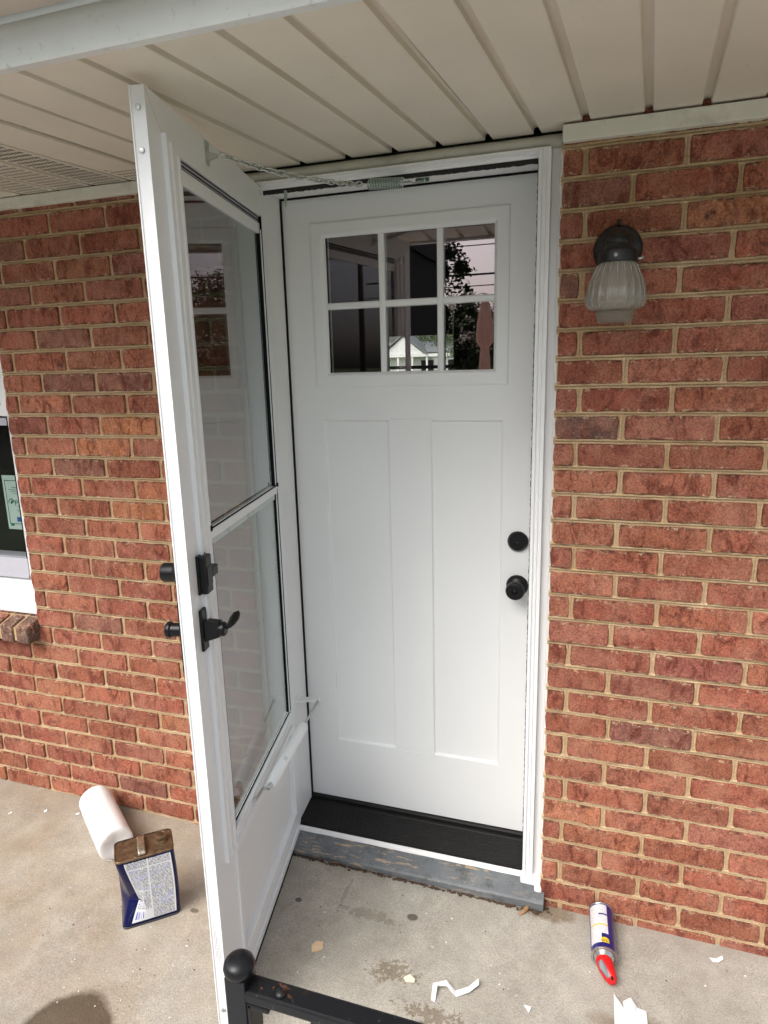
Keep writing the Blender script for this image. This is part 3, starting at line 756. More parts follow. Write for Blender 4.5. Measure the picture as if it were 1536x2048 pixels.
# upper sash
m = MB(); m.box(.060, .598, -.013, -.001, Zl(1.941), Zl(1.9675), .001); sp_(m, 'sash_rail', M['storm_white'])
m = MB(); m.box(.060, .602, -.014, .004, Zl(1.2215), Zl(1.2355), .0012); m.box(.060, .602, -.0065, .0065, Zl(1.2360), Zl(1.2430), .001); sp_(m, 'meeting_rail', M['storm_white'])
m = MB(); m.box(.060, .602, .0015, .0050, Zl(1.2432), Zl(1.2456), .0006); m.box(.592, .603, .0, .0085, Zl(1.2400), Zl(1.2530), .002); m.box(.058, .066, .0, .0085, Zl(1.2400), Zl(1.2530), .002); sp_(m, 'rail_gasket', M['black_rubber'])
m = MB(); m.box(.060, .598, -.0105, -.0070, Zl(1.2200), Zl(1.942)); sp_(m, 'upper_pane', M['storm_glass'])
m = MB(); m.box(.060, .598, -.0065, -.0035, Zl(.512), Zl(1.2225)); sp_(m, 'lower_pane', M['storm_glass'])
m = MB(); m.box(.075, .590, -.0032, -.0012, Zl(1.205), Zl(1.2215)); sp_(m, 'sash_seal', simple('clear_vinyl', (.50, .55, .55), .3))
m = MB(); m.box(.052, .597, -.014, .0105, Zl(.488), Zl(.508), .002); sp_(m, 'lower_rail', M['storm_white'])
m = MB(); m.box(.056, .597, -.0034, .0002, Zl(.508), Zl(.5102)); sp_(m, 'rail_gasket', M['black_rubber'])
m = MB(); m.box(.056, .64, -.024, .002, Zl(.452), Zl(.488), .001); sp_(m, 'lock_rail', M['storm_white'])
m = MB(); m.box(.056, .600, -.012, .008, Zl(.444), Zl(.462), .002); m.box(.052, .070, -.012, .0065, Zl(.13), Zl(.452), .0015); m.box(.588, .602, -.012, .0045, Zl(.13), Zl(.452), .0015); sp_(m, 'panel_bead', M['storm_white'])
m = MB(); m.box(.056, .596, -.024, -.011, Zl(.14), Zl(.455)); sp_(m, 'kick_panel', M['kick'])
# screws in the latch edge, faint printed lines low on it
for z in (2.031, 1.962, .105):
    sm_ = MB(); sm_.lathe([(.0058, 0), (.0055, .0022), (.0042, .0034), (0, .0036)], 6, Matrix.Translation((WD - .0022, -.014, Zl(z))) @ Matrix.Rotation(R(90), 4, 'Y'), smooth=False); sp_(sm_, 'screw', M['zinc'])
ink = simple('grey_ink', (.28, .28, .30), .6)
Mt = Matrix.Translation((WD - .0016, -.0135, Zl(.300))) @ Matrix(((0, 0, 1, 0), (0, 1, 0, 0), (-1, 0, 0, 0), (0, 0, 0, 1)))
for q in range(4):
    lm = MB(); z = .0
    random.seed(40 + q); z = .235 + .012 * (q % 2); zz = []
    while z < .345 - .02 * q:
        l = random.uniform(.002, .006); lm.add([(WD - .0018, -.019 + q * .0033, Zl(z)), (WD - .0018, -.0180 + q * .0033, Zl(z)), (WD - .0018, -.0180 + q * .0033, Zl(z + l)), (WD - .0018, -.019 + q * .0033, Zl(z + l))], [(0, 1, 2, 3)]); z += l + .0015
    sp_(lm, 'printed_line', ink)
random.seed(11)
# inside lock
lk = MB(); lk.box(.634, .682, 0, .006, Zl(1.123), Zl(1.207), .002); lk.box(.646, .680, .004, .021, Zl(1.124), Zl(1.206), .004)
lock = sp_(lk, 'deadbolt_lock', M['black_hard'])
m = MB(); m.box(.650, .676, .0205, .0225, Zl(1.142), Zl(1.182), .0008); sp_(m, 'lock_cover', M['black_hard'], lock)
m = MB(); m.box(.615, .648, .007, .022, Zl(1.152), Zl(1.174), .003); sp_(m, 'thumb_turn', M['black_hard'], lock)
for z in (1.190, 1.137):
    m = MB(); m.lathe([(.0042, 0), (.0042, .0012), (0, .0012)], 12, Matrix.Translation((.6405, .0062, Zl(z))) @ Matrix.Rotation(R(-90), 4, 'X')); sp_(m, 'screw', M['black_rubber'], lock)
# inside lever
hd = MB(); hd.box(.647, .690, 0, .007, Zl(1.000), Zl(1.092), .003)
hd.add([(.656, .006, Zl(1.020)), (.682, .006, Zl(1.020)), (.682, .006, Zl(1.064)), (.656, .006, Zl(1.064)), (.654, .036, Zl(1.028)), (.676, .036, Zl(1.028)), (.676, .036, Zl(1.060)), (.654, .036, Zl(1.060))], [(0, 1, 5, 4), (1, 2, 6, 5), (2, 3, 7, 6), (3, 0, 4, 7), (4, 5, 6, 7)])
handle = sp_(hd, 'lever_handle', M['black_hard'])
m = MB(); m.lathe([(.0145, .0), (.0155, .004), (.0155, .012), (.012, .016), (0, .016)], 20, Matrix.Translation((.664, .032, Zl(1.043))) @ Matrix.Rotation(R(-90), 4, 'X'))
sp_(m, 'lever_hub', M['black_hard'], handle, 40)
# paddle blade
bl = MB(); vs, fs = [], []
path = [(.664, .042, 1.040, .009, .006), (.661, .049, 1.042, .009, .006), (.656, .055, 1.047, .013, .005), (.651, .060, 1.056, .0165, .004), (.646, .063, 1.067, .0150, .003), (.643, .065, 1.075, .007, .002)]
for s_, y, z, hw, ht_ in path:
    for a in range(10):
        t_ = 2 * math.pi * a / 10; vs.append((s_ + math.sin(t_) * hw * .8, y + math.cos(t_) * ht_ + math.sin(t_) * hw * -.5, Zl(z) + math.cos(t_) * ht_ * .3))
for i in range(len(path) - 1):
    for a in range(10): fs.append((i * 10 + a, i * 10 + (a + 1) % 10, (i + 1) * 10 + (a + 1) % 10, (i + 1) * 10 + a))
fs += [tuple(range(9, -1, -1)), tuple((len(path) - 1) * 10 + a for a in range(10))]
bl.add(vs, fs, 0, True); sp_(bl, 'lever_blade', M['black_hard'], handle)
for z in (1.080,): 
    m = MB(); m.lathe([(.0045, 0), (.0045, .0015), (0, .0015)], 12, Matrix.Translation((.662, .0072, Zl(z))) @ Matrix.Rotation(R(-90), 4, 'X')); sp_(m, 'screw', M['zinc'], handle)
# outside cylinder and pull
OUT = lambda s_, z: Matrix.Translation((s_, -.028, Zl(z))) @ Matrix.Rotation(R(90), 4, 'X')
m = MB(); m.lathe([(.033, 0), (.034, .008), (.031, .012), (.0215, .019), (.0205, .022), (.0205, .044), (.0185, .048), (0, .048)], 30, OUT(.672, 1.170)); sp_(m, 'outer_cylinder', M['black_hard'], sm=40)
m = MB(); m.box(.650, .700, -.042, -.0275, Zl(.955), Zl(1.115), .006); pull = sp_(m, 'outer_pull', M['black_hard'])
m = MB(); m.lathe([(.0145, 0), (.0145, .032), (.0175, .035), (.0175, .041), (.0155, .044), (0, .044)], 24, Matrix.Translation((.672, -.036, Zl(1.042))) @ Matrix.Rotation(R(90), 4, 'X')); sp_(m, 'push_button', M['black_hard'], pull, 40)
m = MB(); m.lathe([(.016, 0), (.015, .006), (.009, .013), (0, .015)], 24, Matrix.Translation((.664, -.034, Zl(1.068))) @ Matrix.Rotation(R(90), 4, 'X')); sp_(m, 'pull_boss', M['black_hard'], pull, 40)

# ------------------------------------------------------------------ wind chain with its spring
th = R(TH); ev = Vector((math.cos(th), math.sin(th), 0)); nv = Vector((-math.sin(th), math.cos(th), 0)); Hh = Vector((-.862, .06, 0))
P0 = Hh + ev * .428 + nv * .022 + Vector((0, 0, 2.036)); P1 = Vector((-.413, .080, 2.049))
chain = empty('wind_chain', P1, label='zinc wind chain with spring from storm door to door head', cat='chain')
cinv = Matrix.Translation(-P1)
def cp(t_): return P0.lerp(P1, t_) - Vector((0, 0, .030 * 4 * t_ * (1 - t_)))
def link(mid, d, roll, L=.0115, W=.0056, r=.0018):
    up = d.orthogonal().normalized(); up = Matrix.Rotation(roll, 3, d) @ up; pts = []
    for k in range(12):
        a = 2 * math.pi * k / 12; pts.append(mid + d * (math.cos(a) * L) + up * (math.sin(a) * W))
    return MB().tube(pts, r, 6, closed=True)
NLK = 27
for i in range(NLK):
    t_ = .02 + .64 * (i + .5) / NLK; a, b = cp(t_ - .01), cp(t_ + .01); d = (b - a).normalized()
    link(cp(t_), d, i * R(90) + random.uniform(-.5, .5)).xf(cinv).build('chain_link', M['zinc'], chain)
m = MB(); pts = []; N = 13; ta, tb = .70, .885
d = (cp(tb) - cp(ta)).normalized(); up = d.orthogonal().normalized(); sd = d.cross(up)
for k in range(N * 14 + 1):
    u = k / (N * 14); a = 2 * math.pi * k / 14; pts.append(cp(ta).lerp(cp(tb), u) + (up * math.cos(a) + sd * math.sin(a)) * .0118)
m.tube(pts, .0019, 6); m.xf(cinv).build('spring', M['zinc_green'], chain)
m = MB(); m.tube([cp(.655), cp(.80)], .0018, 6); m.tube([cp(.76), cp(.93)], .0022, 6); m.tube([cp(.92) + Vector((0, 0, .004)), cp(.95) + Vector((0, 0, -.004)), cp(.985), P1], .0018, 6); m.xf(cinv).build('hook_rod', M['zinc'], chain)
m = MB(); m.box(-.018, .018, -.002, .003, -.006, .006, .0015); m.lathe([(.004, 0), (.0035, .003), (0, .0035)], 10, Matrix.Translation((.006, -.002, 0)) @ Matrix.Rotation(R(90), 4, 'X')); m.build('jamb_bracket', M['zinc_green'], chain)
m = MB(); m.box(-.009, .009, .0, .003, -.024, .024, .003)
m.add([(-.007, .002, -.014), (.007, .002, -.014), (.007, .002, .004), (-.007, .002, .004), (-.003, .024, -.008), (.003, .024, -.008), (.003, .024, -.002), (-.003, .024, -.002)], [(0, 1, 5, 4), (1, 2, 6, 5), (2, 3, 7, 6), (3, 0, 4, 7), (4, 5, 6, 7)])
m.lathe([(.004, 0), (.0035, .002), (0, .0025)], 8, Matrix.Translation((0, .003, .015)) @ Matrix.Rotation(R(-90), 4, 'X'))
Mb = Matrix.Translation(Hh + ev * .433 + Vector((0, 0, 2.036))) @ Matrix.Rotation(th, 4, 'Z')
m.xf(cinv @ Mb).build('door_bracket', M['zinc'], chain)
m = MB(); q = Vector((-.792, .05, 2.047)); m.add([q + Vector(v) for v in ((-.004, 0, .008), (.004, 0, .008), (.0065, -.003, -.006), (.002, -.006, -.034), (0, -.006, -.036), (-.003, -.004, -.014), (-.004, .002, .008), (.004, .002, .008), (.0065, -.001, -.006), (.002, -.004, -.034), (0, -.004, -.036), (-.003, -.002, -.014))],
    [(0, 1, 2, 3, 4, 5), (11, 10, 9, 8, 7, 6)] + [(k, (k + 1) % 6, 6 + (k + 1) % 6, 6 + k) for k in range(6)])
m.xf(Matrix.Translation(-q)).build('frame_clip', M['zinc_green'], label='small metal clip hanging from the head of the door frame', cat='clip').location = q

# ------------------------------------------------------------------ door closer
pin, tA, tB = Vector((-.800, .116, .500)), Vector((-.778, -.049, .500)), Vector((-.7385, -.338, .500))
cl = empty('door_closer', pin, label='white tube door closer across the lower storm door', cat='door closer'); kinv = Matrix.Translation(-pin)
ax = (tB - tA).normalized(); L = (tB - tA).length
Mz = Matrix.Translation(tA) @ ax.to_track_quat('Z', 'Y').to_matrix().to_4x4()
m = MB(); m.lathe([(0.003, -.004), (.011, -.003), (.0145, .001), (.0155, .006), (.0155, L - .022), (.0135, L - .020), (.0135, L - .004), (.010, L + .001), (0.003, L + .002)], 32, Mz); o = m.xf(kinv).build('tube', M['storm_white'], cl); smooth_by_angle(o, 45)
m = MB(); m.tube([pin, tA + ax * .01], .0032, 10); m.xf(kinv).build('rod', M['zinc'], cl)
m = MB(); m.add([(-.866, .080, .503), (-.866, .118, .503), (-.797, .124, .503), (-.793, .116, .503), (-.797, .108, .503), (-.866, .080, .499), (-.866, .118, .499), (-.797, .124, .499), (-.793, .116, .499), (-.797, .108, .499)], [(0, 1, 2, 3, 4), (9, 8, 7, 6, 5)] + [(k, (k + 1) % 5, 5 + (k + 1) % 5, 5 + k) for k in range(5)])
m.box(-.866, -.864, .078, .120, .485, .522); m.lathe([(.0045, -.016), (.0045, .006), (0, .0065)], 10, Matrix.Translation(pin)); m.xf(kinv).build('jamb_bracket', M['frame_white'], cl)
m = MB(); e0 = tB; f0 = Hh + ev * .498 + nv * .004 + Vector((0, 0, .497))
m.tube([e0 + ax * .0, e0 + ax * .020], .0055, 10); m.tube([e0 + ax * .018, e0.lerp(f0, .35) + Vector((0, 0, .006)), e0.lerp(f0, .6) - Vector((0, 0, .004)), f0], [.003, .0045, .0045, .004], 8)
m.tube([f0 + ev * -.02, f0 + ev * .03], .005, 8); m.xf(kinv).build('door_bracket', M['zinc'], cl)
side = ax.cross(Vector((0, 0, 1))).normalized(); side = side if side.x > 0 else -side; 
outv = (side * .55 + Vector((0, 0, .83))).normalized(); xx = -ax; yy = outv.cross(xx).normalized()
Mtx = Matrix(((xx.x, yy.x, outv.x, 0), (xx.y, yy.y, outv.y, 0), (xx.z, yy.z, outv.z, 0), (0, 0, 0, 1)))
text_mesh('stamped_mark', 'A3', .014, simple('grey_stamp', (.35, .35, .35), .5), cl, kinv @ Matrix.Translation(tA.lerp(tB, .66) + outv * .0153) @ Mtx)

# ================================================================== WALL LANTERN
lx, ly, lz = .0755, -.082, 1.83
lamp = empty('wall_lantern', (lx, 0, lz), label='black wall lantern with ribbed frosted glass jar on the brick', cat='lamp')
m = MB(); m.lathe([(.0535, -.004), (.0545, .006), (.052, .012), (.046, .0155), (.036, .0175), (.030, .022), (.0, .024)], 48, Matrix.Rotation(R(90), 4, 'X')); o = m.build('back_plate', M['oldblack'], lamp); smooth_by_angle(o, 40)
m = MB(); m.tube([(0, -.010, .004), (0, -.034, .012), (0, -.058, .010), (0, -.074, -.001), (0, -.082, -.014)], [.026, .026, .028, .029, .0295], 28); m.build('arm', M['oldblack'], lamp)
m = MB(); m.lathe([(.0265, .004), (.0300, -.004), (.0335, -.008), (.0405, -.011), (.0415, -.014), (.0415, -.034), (.0400, -.036), (.0375, -.036)], 44, Matrix.Translation((0, ly, -.003)), cap=False); o = m.build('collar', M['oldblack'], lamp); smooth_by_angle(o, 35)
m = MB(); m.lathe([(.0048, 0), (.0042, .004), (0, .005)], 12, Matrix.Translation((-.004, ly - .041, -.0265)) @ Matrix.Rotation(R(90), 4, 'X')); m.build('set_screw', M['zinc'], lamp)
m = MB(); m.lathe([(.003, 0), (.004, .006), (.0052, .010), (.004, .014), (0, .0155)], 14, Matrix.Translation((.001, -.012, .050))); m.build('finial_nut', M['oldblack'], lamp)
m = MB(); m.lathe([(.003, 0), (.003, .018), (0, .018)], 8, Matrix.Translation((.038, ly + .012, -.032)) @ Matrix.Rotation(R(80), 4, 'Y')); m.build('thumb_screw', M['zinc'], lamp)
# ribbed jar: 18 flat staves with raised ribs between, scalloped lower edge
NS, SUB = 20, 8; jar = [(.0375, -.034), (.0402, -.042), (.0468, -.056), (.0535, -.072), (.0585, -.089), (.0615, -.105), (.0626, -.118), (.0615, -.127), (.0575, -.134), (.0510, -.1385), (.0430, -.1410)]
vs, fs = [], []; n = NS * SUB
for r, h in jar:
    f = min(1, max(0, (-h - .042) / .02)) * min(1, max(0, (.140 + h) / .012 + .15))
    for k in range(n):
        a = 2 * math.pi * (k + .5) / n; u = (k % SUB) / SUB; rib = max(0, 1 - min(u, 1 - u) * SUB / 1.2)
        flat = math.cos(math.pi / NS) / math.cos((u - .5) * 2 * math.pi / NS)
        vs.append((r * (1 + (flat - 1) * .9 + (.055 * rib * f)) * math.cos(a), ly + r * (1 + (flat - 1) * .9 + (.055 * rib * f)) * math.sin(a), h))
for i in range(len(jar) - 1):
    for k in range(n): fs.append((i * n + k, i * n + (k + 1) % n, (i + 1) * n + (k + 1) % n, (i + 1) * n + k))
jr = MB().add(vs, fs, 0, True).build('glass_jar', M['frost'], lamp)
md = jr.modifiers.new('s', 'SOLIDIFY'); md.thickness = .0028; md.offset = -1
ribm = m_frost('glass_rib_highlight', (.66, .64, .60), .05, .25, False)  # paler than the jar: the ribs' highlights are put into the colour
rb = MB()
for q in range(NS):
    a = 2 * math.pi * (q * SUB + .5) / (NS * SUB)
    rb.tube([((r + .0008) * math.cos(a), ly + (r + .0008) * math.sin(a), h) for r, h in jar[1:-2]], [.0008, .0010, .0012, .0013, .0013, .0012, .0011, .0010], 6)
rb.build('glass_ribs', ribm, lamp, kind='stuff')
m = MB(); m.lathe([(.0430, -.1405), (.0425, -.1440), (.0392, -.160), (.0370, -.1655), (.033, -.1670), (0, -.1665)], 48, Matrix.Translation((0, ly, 0)), cap=False); ft = m.build('jar_foot', M['stipple'], lamp)
md = ft.modifiers.new('s', 'SOLIDIFY'); md.thickness = .003; md.offset = -1
m = MB(); m.lathe([(.013, -.03), (.014, -.050), (.026, -.080), (.030, -.098), (.023, -.117), (0, -.125)], 24, Matrix.Translation((0, ly, 0))); m.build('bulb', simple('bulb_white', (.62, .60, .56), .3), lamp)  # pale bulb colour stands in for a highlight inside the jar

# ================================================================== WINDOW ON THE LEFT
wx = -1.832
win = empty('window', (wx, .05, .80), label='white framed window cut off at the left picture edge', cat='window'); winv = Matrix.Translation((-wx, -.05, -.80))
def wp(mb, name, mat, parent=None): return mb.xf(winv).build(name, mat, parent or win)
m = MB(); n = 150; vs, fs = [], []
for i in range(n + 1):
    z = .742 + (2.08 - .742) * i / n
    e = .0035 * wob(z, 1, 12) + .003 * abs(math.sin((Z0 - z) / CH * math.pi)) - .002
    vs += [(wx - .034, .037, z), (wx - .004 + e, .028, z), (wx + .004 + e, .018 + .003 * wob(z, 2, 30), z), (wx + .006 + e, .06, z)]
for i in range(n):
    for k in range(3): fs.append((i * 4 + k, i * 4 + k + 1, i * 4 + 5 + k, i * 4 + 4 + k))
m.add(vs, fs, 0, True); wp(m, 'caulked_edge', M['caulk'])
m = MB(); m.box(wx - .070, wx - .002, .040, .12, 1.4445, 2.09, .002); m.box(wx - .052, wx - .002, .044, .12, .80, 1.4440, .002); wp(m, 'frame', M['window_white'])
m = MB(); m.box(wx - 1.1, wx - .070, .046, .12, 1.445, 1.478, .002); wp(m, 'meeting_rail', M['window_white'])
m = MB(); m.box(wx - 1.1, wx - .055, .050, .12, 1.412, 1.437, .002); wp(m, 'sash_rail', M['grey_alu'])
m = MB(); m.box(wx - 1.1, wx - .055, .044, .12, .862, .935, .002); m.box(wx - 1.1, wx - .055, .040, .12, .862, .872, .001); wp(m, 'bottom_rail', simple('lavender_alu', (.56, .56, .62), .4, .1))
m = MB(); m.add([(wx - 1.1, .012, .745), (wx + .002, .012, .745), (wx + .002, .012, .775), (wx - 1.1, .012, .775), (wx - 1.1, .045, .842), (wx + .002, .045, .842), (wx - 1.1, .06, .862), (wx + .002, .06, .862)], [(0, 1, 2, 3), (3, 2, 5, 4), (4, 5, 7, 6)])
m.box(wx - 1.1, wx + .002, .013, .12, .740, .7745); m.box(wx - 1.1, wx - .004, .0605, .12, .7745, .862); wp(m, 'sill', M['window_white'])
m = MB(); m.box(wx - 1.1, wx - .06, .066, .070, .935, 1.413); wp(m, 'pane', M['window_glass'])
m = MB(); m.box(wx - 1.1, wx - .06, .060, .064, 1.478, 2.05); wp(m, 'pane', M['window_glass'])
m = MB(); m.box(wx - 1.1, wx - .02, .19, .20, .7, 2.1); wp(m, 'black_backing', M['void'])  # black sheet stands in for the shade of the unlit room
m = MB(); m.box(wx - .060, wx - .0525, .047, .075, .862, 1.44); wp(m, 'edge_gasket', M['black_rubber'])
# rowlock sill of bricks on edge
rl = empty('brick_sill', (wx - .3, -.02, .66), label='sloping brick sill of bricks on edge under the window', cat='sill'); rinv = Matrix.Translation((-wx + .3, .02, -.66))
def slant(x0, x1, g=0.):
    return MB().add([(x, y, z) for x in (x0, x1) for y, z in ((-.052 + g, .652 + g), (-.052 + g, .712 - g), (.05, .742 - g), (.05, .652 + g))], [(0, 1, 2, 3), (7, 6, 5, 4), (0, 4, 5, 1), (1, 5, 6, 2), (2, 6, 7, 3), (3, 7, 4, 0)])
for i in range(12):
    b = wx + .004 - i * .0695; mb_ = slant(b - .056, b); bm = bmesh.new()
    me = mb_.xf(rinv).mesh('brick', M['brick']); bm.from_mesh(me); bmesh.ops.bevel(bm, geom=bm.edges[:], offset=.003, segments=2, affect='EDGES'); bm.to_mesh(me); bm.free()
    o = bpy.data.objects.new('brick', me); COL.objects.link(o); o.parent = rl
    o.color = random.choice([(.13, .075, .055, 1), (.10, .062, .05, 1), (.26, .085, .05, 1), (.17, .09, .065, 1)]) if i else (.13, .085, .065, 1)
slant(wx - .85, wx - .003, .006).xf(rinv).build('mortar', M['mortar'], rl)
# notice in the window
ns = empty('notice_sheet', (-1.945, .0725, 1.13), label='pale green bordered notice behind the lower window glass', cat='notice')
paper = simple('notice_paper', (.58, .70, .66), .6, var=.02); green = simple('notice_green', (.02, .17, .09), .6); blue = simple('notice_blue', (.03, .12, .42), .6); inkd = simple('notice_ink', (.05, .09, .08), .6)
m = MB(); m.box(-.036, .12, 0, .0006, -.095, .103); m.build('sheet', paper, ns)
m = MB(); m.box(-.0265, .12, -.0006, 0, .083, .0855); m.box(-.0265, -.0243, -.0006, 0, -.0755, .083); m.box(-.0243, .12, -.0006, 0, -.0755, -.0730); m.box(-.0235, -.008, -.0006, 0, -.083, -.0757); m.build('border', green, ns)
FX = lambda x, z: Matrix.Translation((x, -.0004, z)) @ Matrix.Rotation(R(90), 4, 'X')
text_mesh('lettering', 'Pr', .030, green, ns, FX(.008, .002), 'LEFT', .0003)
m = MB(); pts = []
for k in range(15):
    a = R(200 - k * 14); pts.append((-.006 + .0125 * math.cos(a), -.0006, .004 + .0125 * math.sin(a)))
m.tube(pts, [.0006 + .0014 * math.sin(math.pi * k / 14) for k in range(15)], 6)
m.add([(-.011, -.0008, -.001), (-.009, -.0008, .008), (.002, -.0008, .0125), (.0045, -.0008, .011), (.001, -.0008, .003), (-.005, -.0008, -.001)], [(0, 1, 2, 3, 4, 5)]); m.build('leaf_logo', green, ns)
m = MB(); random.seed(5)
for q, z in enumerate((.058, .050, .043, .036, -.012, -.024, -.030)):
    x = [.002, -.014, -.004, .006, .016, .012, .018][q]
    while x < .07:
        l = random.uniform(.002, .006); m.box(x, x + l, -.0006, 0, z, z + .0018); x += l + .0016
m.build('small_print', inkd, ns, kind='stuff')
m = MB(); m.box(.009, .03, -.0006, 0, -.066, -.049); m.build('blue_mark', blue, ns)
random.seed(12)

# ================================================================== THINGS ON THE PORCH FLOOR
# paper towel roll lying against the wall
PA, PB = Vector((-1.620, -.058, .078)), Vector((-1.395, -.222, .076))
roll = empty('paper_towel_roll', PA.lerp(PB, .5) - Vector((0, 0, .058)), label='white paper towel roll lying on the floor behind the metal can', cat='paper roll')
rv = (PB - PA).normalized(); RL = (PB - PA).length
Mr = Matrix.Translation(PA - Vector(roll.location)) @ rv.to_track_quat('Z', 'Y').to_matrix().to_4x4()
t = NT('paper_towel'); t.col((.84, .82, .81)); t.rough(.9); t.bump(t.math('ADD', t.vor(t.obj(), 210.), t.math('MULTIPLY', t.noise(t.obj(), 40, 3), .6)), .35, .0012)
m = MB(); vs, fs = [], []; n, nl = 40, 8
for i in range(nl + 1):
    for k in range(n + 1):
        a = 2 * math.pi * k / n * 1.04; rr = .0555 - .0022 * (k / n) + .0010 * wob(i, k, .7) ; vs.append(Mr @ Vector((rr * math.cos(a), rr * math.sin(a), RL * i / nl)))
for i in range(nl):
    for k in range(n): fs.append((i * (n + 1) + k, i * (n + 1) + k + 1, (i + 1) * (n + 1) + k + 1, (i + 1) * (n + 1) + k))
m.add(vs, fs, 0, True); m.build('wrapped_sheets', t.m, roll)
m = MB(); m.lathe([(.0530, .0006), (.020, .0012), (.020, RL * .5)], 40, Mr, cap=False); m.build('end_face', t.m, roll)
# the last sheet is pulled over the near end and tucked in
vs, fs = [], []; n = 28; capr = [(.0560, -.006), (.0552, .001), (.048, .004), (.034, .003), (.018, -.003), (.004, -.012)]
for r_, h_ in capr:
    for k in range(n):
        a = 2 * math.pi * k / n; cr = .0032 * wob(math.cos(a) * 3 + r_ * 60, math.sin(a) * 3, 1., 8); vs.append(Mr @ Vector((r_ * math.cos(a), r_ * math.sin(a), RL + h_ + cr)))
for i in range(len(capr) - 1):
    for k in range(n): fs.append((i * n + k, i * n + (k + 1) % n, (i + 1) * n + (k + 1) % n, (i + 1) * n + k))
fs.append(tuple((len(capr) - 1) * n + k for k in range(n)))
MB().add(vs, fs, 0, True).build('folded_end', t.m, roll)
m = MB(); m.lathe([(.0205, -.0005), (.0190, -.0005), (.0190, RL * .8), (.0205, RL * .8), (.0205, -.0005)], 24, Mr, cap=False); m.build('cardboard_core', simple('cardboard', (.36, .26, .17), .9), roll)
m = MB(); vs, fs = [], []
u0, n0 = Mr.to_3x3() @ Vector((0, 0, 1)), None
for i in range(7):
    for k in range(7):
        a = R(205 + k * 13); rr = .0572 + .010 * (k / 6) ** 2; vs.append(Mr @ Vector((rr * math.cos(a), rr * math.sin(a), RL * (.04 + .94 * i / 6) + .010 * (k / 6))))
for i in range(6):
    for k in range(6): fs.append((i * 7 + k, i * 7 + k + 1, (i + 1) * 7 + k + 1, (i + 1) * 7 + k))
m.add(vs, fs, 0, True); o = m.build('loose_sheet', t.m, roll); md = o.modifiers.new('s', 'SOLIDIFY'); md.thickness = .0008

# dented solvent can
fz = floor_z(-1.12)
can = empty('solvent_can', (-1.184, -.453, fz), math.atan2(.654, .757), label='dented navy metal solvent can with rusty top and paper label', cat='can')
CW, CD, CHt = .158, .094, .222
def m_navy():
    t = NT('navy_enamel'); p = t.pos()
    sp = t.ramp(t.noise(p, 130, 3), [(.70, 0.), (.74, .7)]); c = t.mix(sp, (.004, .006, .050), (.12, .12, .18)); t.col(c); t.rough(.20); t.set(Specular_IOR_Level=.3)
    return t.m
def m_rusttop():
    t = NT('rusted_tin'); p = t.pos()
    c = t.mix(t.ramp(t.noise(p, 42, 6, .7), [(.35, 0.), (.65, 1.)]), (.085, .048, .026), (.21, .135, .075))
    s = t.ramp(t.noise(t.mapping(p, (1, 1.6, 1)), 75, 4, .6, .5), [(.66, 0.), (.70, 1.)])
    c = t.mix(s, c, (.70, .66, .55)); t.col(c); t.set(Metallic=.55); t.rough(t.ramp(s, [(0, .45), (1, .25)])); t.bump(t.noise(p, 60, 4), .3, .001); return t.m
navy, rust = m_navy(), m_rusttop()
# body as a grid shell with a deep dent on the lower left corner
def body_pt(u, h):
    """u: 0..1 round the rounded rectangle, h: 0..1 up"""
    r = .014; per = []
    hx, hy = CW / 2, CD / 2
    seq = []
    for cx_, cy_, a0 in ((hx - r, -hy + r, -90), (hx - r, hy - r, 0), (-hx + r, hy - r, 90), (-hx + r, -hy + r, 180)):
        for q in range(5): a = R(a0 + q * 22.5); seq.append((cx_ + r * math.cos(a), cy_ + r * math.sin(a)))
    return seq
def ring_pts(fine=10):
    seq = body_pt(0, 0); out = []
    for i in range(len(seq)):
        a, b = Vector((*seq[i], 0)), Vector((*seq[(i + 1) % len(seq)], 0)); d = (b - a).length
        nn = fine if d > .03 else 1
        for q in range(nn): out.append(a.lerp(b, q / nn))
    return out
RP = ring_pts(); NR = len(RP); NH = 26
def dent(x, y, z):
    # crease on the left edge of the front face, deepest at one third of the height
    hz_ = max(0., 1 - abs(z - .072) / (.135 if z > .072 else .064)); k = hz_ ** 1.1
    dx = max(0., 1 - (x + CW / 2) / .062); fy = max(0., 1 - (y + CD / 2) / .085)
    y2 = y + .030 * k * max(0, dx) * fy
    x2 = x + .036 * k * (1 - abs(dx - .85)) * fy * (1 if dx > 0 else 0)
    bow = .004 * math.sin(math.pi * min(1, z / CHt)) * (1 if x > CW / 2 - .02 else 0)
    return x2 + bow, y2, z
m = MB(); vs, fs = [], []
for j in range(NH + 1):
    z = .004 + (CHt - .008) * j / NH
    for p in RP:
        x, y, zz = dent(p.x, p.y, z); vs.append((x + CW / 2, y + CD / 2, zz))
for j in range(NH):
    for k in range(NR): fs.append((j * NR + k, j * NR + (k + 1) % NR, (j + 1) * NR + (k + 1) % NR, (j + 1) * NR + k))
fs.append(tuple(range(NR - 1, -1, -1)))
m.add(vs, fs, 0, True); cb = m.build('body', navy, can)
def seamring(z, hgt, off, mat, name):
    m = MB(); vs, fs = [], []
    for (o_, z_) in ((-.001, z), (off, z + hgt * .15), (off, z + hgt * .85), (-.001, z + hgt)):
        for p in RP:
            d = p.normalized(); vs.append((p.x + CW / 2 + d.x * o_, p.y + CD / 2 + d.y * o_, z_))
    for j in range(3):
        for k in range(NR): fs.append((j * NR + k, j * NR + (k + 1) % NR, (j + 1) * NR + (k + 1) % NR, (j + 1) * NR + k))
    return m.add(vs, fs, 0, True).build(name, mat, can)
seamring(.0, .006, .0018, simple('dark_seam', (.05, .05, .06), .4, .5), 'bottom_seam'); seamring(CHt - .006, .007, .0018, rust, 'top_seam')
